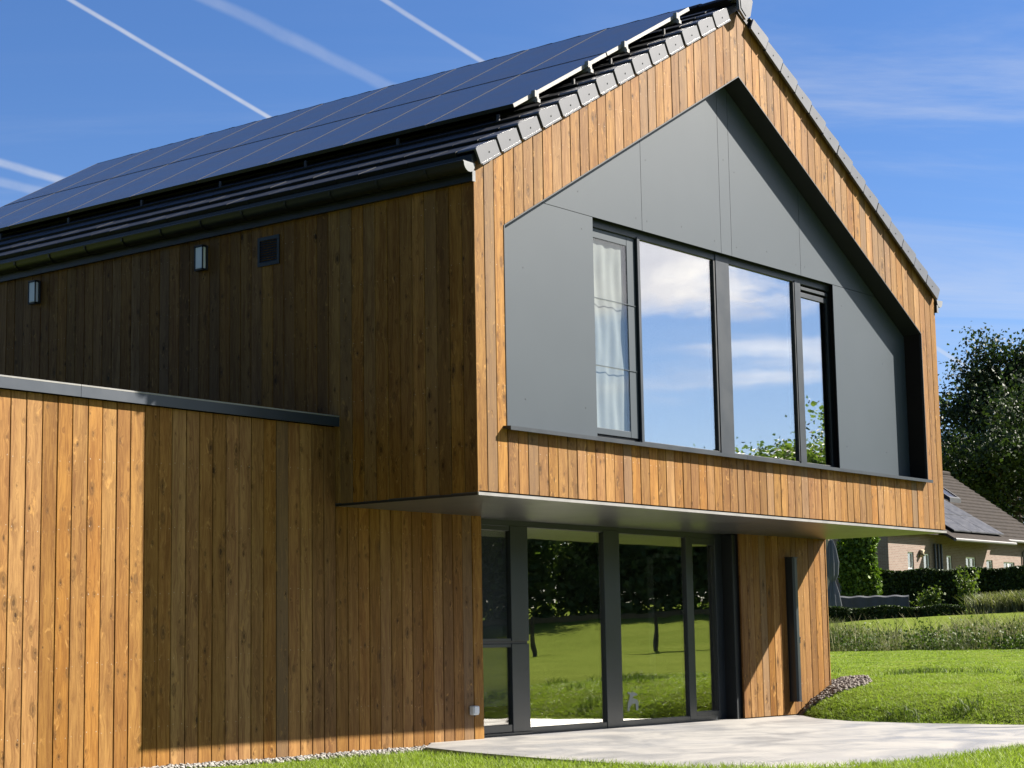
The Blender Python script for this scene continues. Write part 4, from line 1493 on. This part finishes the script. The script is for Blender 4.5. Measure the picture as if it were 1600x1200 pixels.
# unseen trees added to the west, keeping low sky off the side wall
w0 = make_tree('added_shade_tree', (-17.0, 6.0, gz(-17, 6)), 10.5, 1.0, 4, 31, 0.3, 0.42, 18, 0.6, 'oak_leaf',
               'unseen tree added west of the timber house to shade its side wall', 'tree', 'unseen trees added to shade the side wall', first=0.06)
for (x, y, s, r) in ((-16.0, 0.5, 0.95, 1.1), (-17.5, 12.0, 1.05, 2.3), (-18.5, -4.5, 0.9, 3.9), (-16.5, 18.0, 1.0, 5.1), (-20.0, 3.0, 1.2, 0.4), (-21.0, 9.5, 1.2, 4.4), (-20.5, 15.5, 1.15, 1.9)):
    copy_tree(w0, (x, y, gz(x, y)), (s * 1.1, s * 1.1, s), r)


def hedge(name, p0, p1, width, h, leaf, nleaf, mat, label, zlift=0.0):
    (x0, y0), (x1, y1) = p0, p1
    L = math.hypot(x1 - x0, y1 - y0)
    ux, uy = (x1 - x0) / L, (y1 - y0) / L
    zb = min(gz(x0, y0), gz(x1, y1)) + zlift
    root = empty(name, (x0, y0, zb))
    tag(root, label, 'hedge')
    root.rotation_euler = (0, 0, math.atan2(uy, ux))
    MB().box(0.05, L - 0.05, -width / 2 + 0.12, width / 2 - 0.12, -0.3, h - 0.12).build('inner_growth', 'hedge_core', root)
    n = nleaf
    t = rng.uniform(0, L, n); face = rng.uniform(0, 1, n)
    yy_ = np.where(face < 0.62, -width / 2 + np.abs(rng.normal(0, 0.08, n)), rng.uniform(-width / 2, width / 2, n))
    zz = np.where(face < 0.62, rng.uniform(0, h, n), h - np.abs(rng.normal(0, 0.06, n)))
    wob = 0.05 * np.sin(t * 2.1) + 0.04 * np.sin(t * 5.3 + zz * 3)
    leaf_cloud('foliage', np.stack([t, yy_ - wob, zz + 0.04 * np.sin(t * 3.7)], -1), leaf, mat, root)
    return root


hedge('clipped_hedge', (49.05, 22.3), (54.0, 11.5), 1.0, 1.42, 0.11, 26000, 'hedge_leaf', 'tall clipped dark green hedge in front of the brick house', zlift=-0.02)
hedge('low_hedge', (39.5, 18.9), (41.55, 14.9), 0.6, 0.46, 0.07, 9000, 'hedge_leaf', 'low clipped hedge bordering the neighbour\'s terrace', zlift=-0.02)
n = 9000
tq = rng.uniform(0, 1, n)
x = 41.6 + 2.2 * tq + rng.uniform(0, 1.2, n); y = 14.7 - 5.5 * tq + rng.uniform(-0.4, 0.4, n)
blades('border_grass', np.stack([x, y, ground_z(x, y)], -1), 0.25, 0.65, 0.014, 0.03, 0.9, 'weed_blade', 'feathery ornamental grass border before the tall hedge', 'grass', seg=2)

# ivy-clad pillar
iv = empty('ivy_pillar', (45.45, 20.6, gz(45.45, 20.6)))
tag(iv, 'garden pillar thickly covered in bright green ivy', 'ivy')
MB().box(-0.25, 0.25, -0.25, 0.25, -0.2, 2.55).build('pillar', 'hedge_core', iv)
n = 7000
an = rng.uniform(0, 6.283, n); r_ = 0.50 + 0.12 * np.sin(an * 3) + np.abs(rng.normal(0, 0.07, n))
zz = rng.uniform(0.0, 2.75, n); r_ = r_ * (1 + 0.12 * np.sin(zz * 3.1 + an))
leaf_cloud('ivy_foliage', np.stack([np.cos(an) * r_, np.sin(an) * r_, zz], -1), 0.15, 'ivy_leaf', iv)

# neighbour's cream terrace post beside the ivy
tag(MB().box(-0.09, 0.09, -0.09, 0.09, -0.3, 2.6).box(-0.12, 0.12, -0.12, 0.12, 2.6, 2.68).build('terrace_post', 'render_beige', None, (44.4, 21.15, gz(44.4, 21.15))),
    'cream rendered post between the folded parasol and the ivy', 'post')

# folded parasol
pr = empty('folded_parasol', (41.5, 19.42, gz(41.5, 19.42)))
tag(pr, 'folded grey garden parasol at the corner of the timber house', 'parasol')
MB().tube([(0, 0, 0), (0, 0, 2.55)], 0.025, 8).build('pole', 'alu', pr)
vs = []; fs = []
lev = [(2.50, 0.04), (2.2, 0.12), (1.75, 0.18), (1.35, 0.15), (1.15, 0.07), (1.05, 0.09), (0.75, 0.16), (0.35, 0.21)]
ns = 24
for z, r in lev:
    for k in range(ns):
        a = 2 * math.pi * k / ns
        rr = r * (1 + 0.35 * math.cos(a * 8)) 
        vs.append((math.cos(a) * rr, math.sin(a) * rr, z + 0.05 * math.cos(a * 8 + 1)))
for i in range(len(lev) - 1):
    for k in range(ns):
        j = (k + 1) % ns
        fs.append((i * ns + j, i * ns + k, (i + 1) * ns + k, (i + 1) * ns + j))
make_obj('canopy', vs, fs, 'parasol_cloth', pr)

# covered garden table
ct = empty('covered_table', (42.9, 18.75, gz(42.9, 18.75)))
tag(ct, 'long garden table under a grey sagging cover', 'covered table')
ang = math.atan2(17.75 - 19.85, 43.45 - 42.4)
ct.rotation_euler = (0, 0, ang)
vs = []; fs = []
nu, nv = 36, 8
for i in range(nu + 1):
    for j in range(nv + 1):
        u = -1.15 + 2.3 * i / nu
        prof = [(-0.52, 0.0), (-0.50, 0.3), (-0.47, 0.58), (-0.25, 0.63), (0, 0.62), (0.25, 0.63), (0.47, 0.58), (0.50, 0.3), (0.52, 0.0)][j]
        fold = 0.03 * math.sin(i * 0.9) * (1 if j in (0, 1, 7, 8) else 0.1)
        vs.append((u, prof[0] + fold, prof[1] + 0.015 * math.sin(i * 0.7) * (j > 1)))
for i in range(nu):
    for j in range(nv):
        a = i * (nv + 1) + j
        fs.append((a, a + nv + 1, a + nv + 2, a + 1))
e0 = tuple(range(nv + 1)); fs.append(e0); fs.append(tuple(nu * (nv + 1) + k for k in range(nv, -1, -1)))
make_obj('cover', vs, fs, 'tarp_grey', ct)

# young shrubs before the hedge
for (x, y, h, lab) in ((44.3, 16.1, 1.5, 'young yellow-green shrub standing before the middle of the hedge'), (43.3, 17.0, 0.85, 'low loose shrub beside the covered table')):
    root = empty('garden_shrub', (x, y, gz(x, y)))
    tag(root, lab, 'shrub', 'shrubs before the hedge')
    st = MB()
    cl = []
    for k in range(9):
        a = rng.uniform(0, 6.28); rr = rng.uniform(0.1, 0.42)
        tip = Vector((math.cos(a) * rr, math.sin(a) * rr, h * rng.uniform(0.6, 1.0)))
        st.tube([(0, 0, -0.1), tuple(tip * 0.5 + Vector((0, 0, 0.1))), tuple(tip)], [0.018, 0.012, 0.005], 5, cap=False)
        tt = rng.uniform(0.25, 1, (70, 1))
        cl.append(np.array(tip)[None] * tt + rng.normal(size=(70, 3)) * 0.10)
    st.build('stem', 'bark', root)
    leaf_cloud('foliage', np.concatenate(cl), 0.11, 'sapling_leaf', root)

wv = rng.normal(size=(12, 3))
b = MB(); b.tube([(0, 0, -0.05), (0, 0, 0.06), (0.01, 0, 0.16), (0, 0.01, 0.22)], [0.15, 0.17, 0.11, 0.03], 9)
tag(b.build('white_garden_stone', 'stone_white', None, (42.6, 14.75, gz(42.6, 14.75)), smooth=True), 'small white stone at the end of the low hedge', 'stone')

# timber rail fence beyond the lawn (mirrored in the doors)
fn = empty('rail_fence', (27.5, -17.5, gz(27.5, -17.5)))
tag(fn, 'dark timber rail fence across the lawn, mirrored in the terrace doors', 'fence')
fx0, fy0, fx1, fy1 = 22.0, -21.0, 36.0, -10.8
fl = []
for k in range(6):
    t = k / 5
    x, y = fx0 + (fx1 - fx0) * t, fy0 + (fy1 - fy0) * t
    fl.append((x, y, gz(x, y)))
    MB().box(-0.04, 0.04, -0.04, 0.04, -0.2, 1.05).build('post', 'fence_wood', fn, (x - 27.5, y + 17.5, gz(x, y) - gz(27.5, -17.5)))
for a, b_ in zip(fl[:-1], fl[1:]):
    q = MB()
    A = Vector(a) - Vector((27.5, -17.5, gz(27.5, -17.5))); B = Vector(b_) - Vector((27.5, -17.5, gz(27.5, -17.5)))
    for z0, z1 in ((0.87, 1.01),):
        dd = (B - A); nn = Vector((-dd.y, dd.x, 0)).normalized() * 0.025
        vs = [A - nn + Vector((0, 0, z0)), B - nn + Vector((0, 0, z0)), B + nn + Vector((0, 0, z0)), A + nn + Vector((0, 0, z0)), A - nn + Vector((0, 0, z1)), B - nn + Vector((0, 0, z1)), B + nn + Vector((0, 0, z1)), A + nn + Vector((0, 0, z1))]
        q.add(vs, [(3, 2, 1, 0), (4, 5, 6, 7), (0, 1, 5, 4), (1, 2, 6, 5), (2, 3, 7, 6), (3, 0, 4, 7)])
    q.build('rail', 'fence_wood', fn)

# ------------------------------------------------------------------ neighbour's brick house
NX0, NX1, NY, ND = 53.99, 68.8, 23.82, 9.0
nz0 = 2.0
nb = empty('brick_house', (NX0, NY, nz0))
tag(nb, 'pale brick house with brown tiled roof behind the hedge', 'house')
EV = 5.28 - nz0
wins = [(55.615, 56.13, 4.39), (57.0, 57.53, 4.36), (59.09, 59.58, 4.335), (60.89, 61.84, 4.33), (62.88, 63.5, 4.25), (64.62, 65.75, 4.21)]
# front wall as pieces round the openings
b = MB()
LN = NX1 - NX0
xs_ = 0.0
for (a, c, zt) in wins:
    a -= NX0; c -= NX0; zt -= nz0
    b.box(xs_, a, 0, 0.3, -0.4, EV)
    b.box(a, c, 0, 0.3, zt, EV)
    b.box(a, c, 0, 0.3, -0.4, zt - 1.15 if c - a < 0.8 else zt - 1.0)
    xs_ = c
b.box(xs_, LN, 0, 0.3, -0.4, EV)
b.build('front_wall', 'neighbour_brick', nb)
pitch = math.tan(math.radians(35.5))
ZR = EV + pitch * ND / 2
for x0 in (0.001, LN - 0.3):
    vs = [(x0, 0.301, -0.4), (x0, ND, -0.4), (x0, ND, EV), (x0, ND / 2, ZR - 0.05), (x0, 0.301, EV + 0.2)]
    vs += [(x + 0.299, y, z) for x, y, z in vs]
    MB().add(vs, [(4, 3, 2, 1, 0), (5, 6, 7, 8, 9)] + [(i, (i + 1) % 5, 5 + (i + 1) % 5, 5 + i) for i in range(5)]).build('gable_wall', 'neighbour_brick', nb)
MB().box(0.3, LN - 0.3, ND - 0.3, ND, -0.4, EV).build('rear_wall', 'neighbour_brick', nb)
for (a, c, zt) in wins:
    a -= NX0; c -= NX0; zt -= nz0
    h = 1.15 if c - a < 0.8 else 1.0
    zb = zt - h
    w_ = MB()
    w_.box(a, a + 0.06, 0.05, 0.12, zb, zt).box(c - 0.06, c, 0.05, 0.12, zb, zt).box(a + 0.06, c - 0.06, 0.05, 0.12, zt - 0.06, zt).box(a + 0.06, c - 0.06, 0.05, 0.12, zb, zb + 0.06)
    if c - a > 0.8: w_.box((a + c) / 2 - 0.035, (a + c) / 2 + 0.035, 0.05, 0.12, zb + 0.06, zt - 0.06)
    else: w_.box(a + 0.06, c - 0.06, 0.06, 0.11, zb + h * 0.42, zb + h * 0.42 + 0.04)
    wo = w_.build('window', 'white_paint', nb)
    MB().box(a + 0.06, c - 0.06, 0.082, 0.088, zb + 0.06, zt - 0.06).build('pane', 'glass_lower', wo)
    MB().box(a - 0.05, c + 0.05, -0.05, 0.05, zb - 0.05, zb - 0.002).build('sill', 'neighbour_gutter', wo)
MB().box(0.3, LN - 0.3, 0.5, 0.55, -0.4, EV).build('interior_wall', 'floor_dark', nb)
# roof: stepped tile courses over both slopes
rb = MB()
ov = 0.35
for side in (0, 1):
    crs = 19
    Ls = (ND / 2 + ov) / crs
    for i in range(crs):
        y0 = -ov + i * Ls; y1 = y0 + Ls + 0.03
        z0 = EV + pitch * y0 + 0.14; z1 = EV + pitch * y1 + 0.08
        if side: y0, y1 = ND - y0, ND - y1
        vs = [(-0.3, y0, z0), (LN + 0.3, y0, z0), (LN + 0.3, y1, z1), (-0.3, y1, z1), (-0.3, y0, z0 - 0.06), (LN + 0.3, y0, z0 - 0.06), (LN + 0.3, y1, z1 - 0.06), (-0.3, y1, z1 - 0.06)]
        rb.add(vs, [(0, 1, 2, 3), (7, 6, 5, 4), (0, 4, 5, 1), (1, 5, 6, 2), (2, 6, 7, 3), (3, 7, 4, 0)])
rf2 = rb.build('roof', 'neighbour_tile', nb)
MB().tube([(-0.3, ND / 2, ZR + 0.12), (LN + 0.3, ND / 2, ZR + 0.12)], 0.12, 8).build('ridge', 'neighbour_tile', rf2)
MB().tube([(9.9, -ov - 0.06, EV - 0.02 - pitch * ov + 0.08), (LN + 0.3, -ov - 0.06, EV - 0.02 - pitch * ov + 0.08)], 0.07, 8).build('gutter', 'neighbour_gutter', nb)
MB().tube([(12.62, -0.06, -0.3), (12.62, -0.06, EV - 0.6), (12.62, -ov, EV - 0.25)], 0.045, 8).build('downpipe', 'neighbour_gutter', nb)
# projecting lower eave with solar panels and gutter
ex0, ex1 = 57.85 - NX0, 63.6 - NX0
b = MB()
e_z = 4.98 - nz0
b.add([(ex0, -0.95, e_z), (ex1, -0.95, e_z), (ex1, 2.4, e_z + 2.05), (ex0, 2.4, e_z + 2.05), (ex0, -0.95, e_z - 0.12), (ex1, -0.95, e_z - 0.12), (ex1, 2.4, e_z + 1.9), (ex0, 2.4, e_z + 1.9)],
      [(0, 1, 2, 3), (7, 6, 5, 4), (0, 4, 5, 1), (1, 5, 6, 2), (2, 6, 7, 3), (3, 7, 4, 0)])
b.build('lower_eave', 'neighbour_tile', nb)
MB().tube([(ex0 - 0.05, -1.02, e_z - 0.08), (ex1 + 0.05, -1.02, e_z - 0.08)], 0.07, 8).build('gutter', 'neighbour_gutter', nb)
for dx in (0.12, 0.42, 0.70):
    MB().tube([(ex0 + dx - 0.1, -0.08, -0.3), (ex0 + dx - 0.1, -0.08, e_z - 0.2)], 0.05, 8).build('downpipe', 'anthracite', nb)
sl2 = 2.05 / 3.35
for i in range(3):
    for j in range(2):
        y0 = -0.62 + j * 1.35; y1 = y0 + 1.30
        x0 = ex0 + 0.75 + i * 1.62; x1 = x0 + 1.58
        zf = lambda y: e_z + (y + 0.95) * sl2
        vs = [(x0, y0, zf(y0) + 0.16), (x1, y0, zf(y0) + 0.16), (x1, y1, zf(y1) + 0.16), (x0, y1, zf(y1) + 0.16)]
        vs += [(x, y, z - 0.05) for x, y, z in vs]
        o = MB().add([(a - 0, b2, c) for a, b2, c in vs], [(0, 1, 2, 3), (7, 6, 5, 4), (0, 4, 5, 1), (1, 5, 6, 2), (2, 6, 7, 3), (3, 7, 4, 0)])
        ob = o.build('solar_panel', 'solar_old', None, (NX0, NY, nz0))
        tag(ob, 'neighbour\'s roof solar panel, %s row, %s from the left' % (('lower', 'upper')[j], ordn[i]), 'solar panel', 'solar panels on the brick house')
# roof window
rw = empty('roof_window'); rw.parent = nb
def rp(x, y, h): return (x, y, EV + pitch * y + 0.10 + h)
x0, x1, y0, y1 = 65.2 - NX0 - 1.0, 66.3 - NX0 - 1.0, 2.15, 3.2
b = MB()
for (a, c, e, g_) in ((x0, x0 + 0.09, y0, y1), (x1 - 0.09, x1, y0, y1), (x0 + 0.09, x1 - 0.09, y0, y0 + 0.09), (x0 + 0.09, x1 - 0.09, y1 - 0.09, y1)):
    vs = [rp(a, e, 0.2), rp(c, e, 0.2), rp(c, g_, 0.2), rp(a, g_, 0.2), rp(a, e, 0.0), rp(c, e, 0.0), rp(c, g_, 0.0), rp(a, g_, 0.0)]
    b.add(vs, [(0, 1, 2, 3), (7, 6, 5, 4), (0, 4, 5, 1), (1, 5, 6, 2), (2, 6, 7, 3), (3, 7, 4, 0)])
b.build('frame', 'black_plastic', rw)
b = MB().add([rp(x0 + .08, y0 + .08, 0.15), rp(x1 - .08, y0 + .08, 0.15), rp(x1 - .08, y1 - .08, 0.15), rp(x0 + .08, y1 - .08, 0.15)], [(0, 1, 2, 3)])
b.build('pane', 'solar_glass', rw)
# wall lamp on the brick
lp = empty('wall_lamp', (56.68, NY, 4.38))
tag(lp, 'round terracotta wall lamp between the brick house windows', 'lamp')
MB().tube([(0, -0.02, -0.15), (0, -0.1, -0.08), (0, -0.12, 0.05), (0, -0.02, 0.12)], [0.05, 0.12, 0.12, 0.04], 9).build('shade', 'render_beige', lp, smooth=True)

bpy.context.view_layer.update()
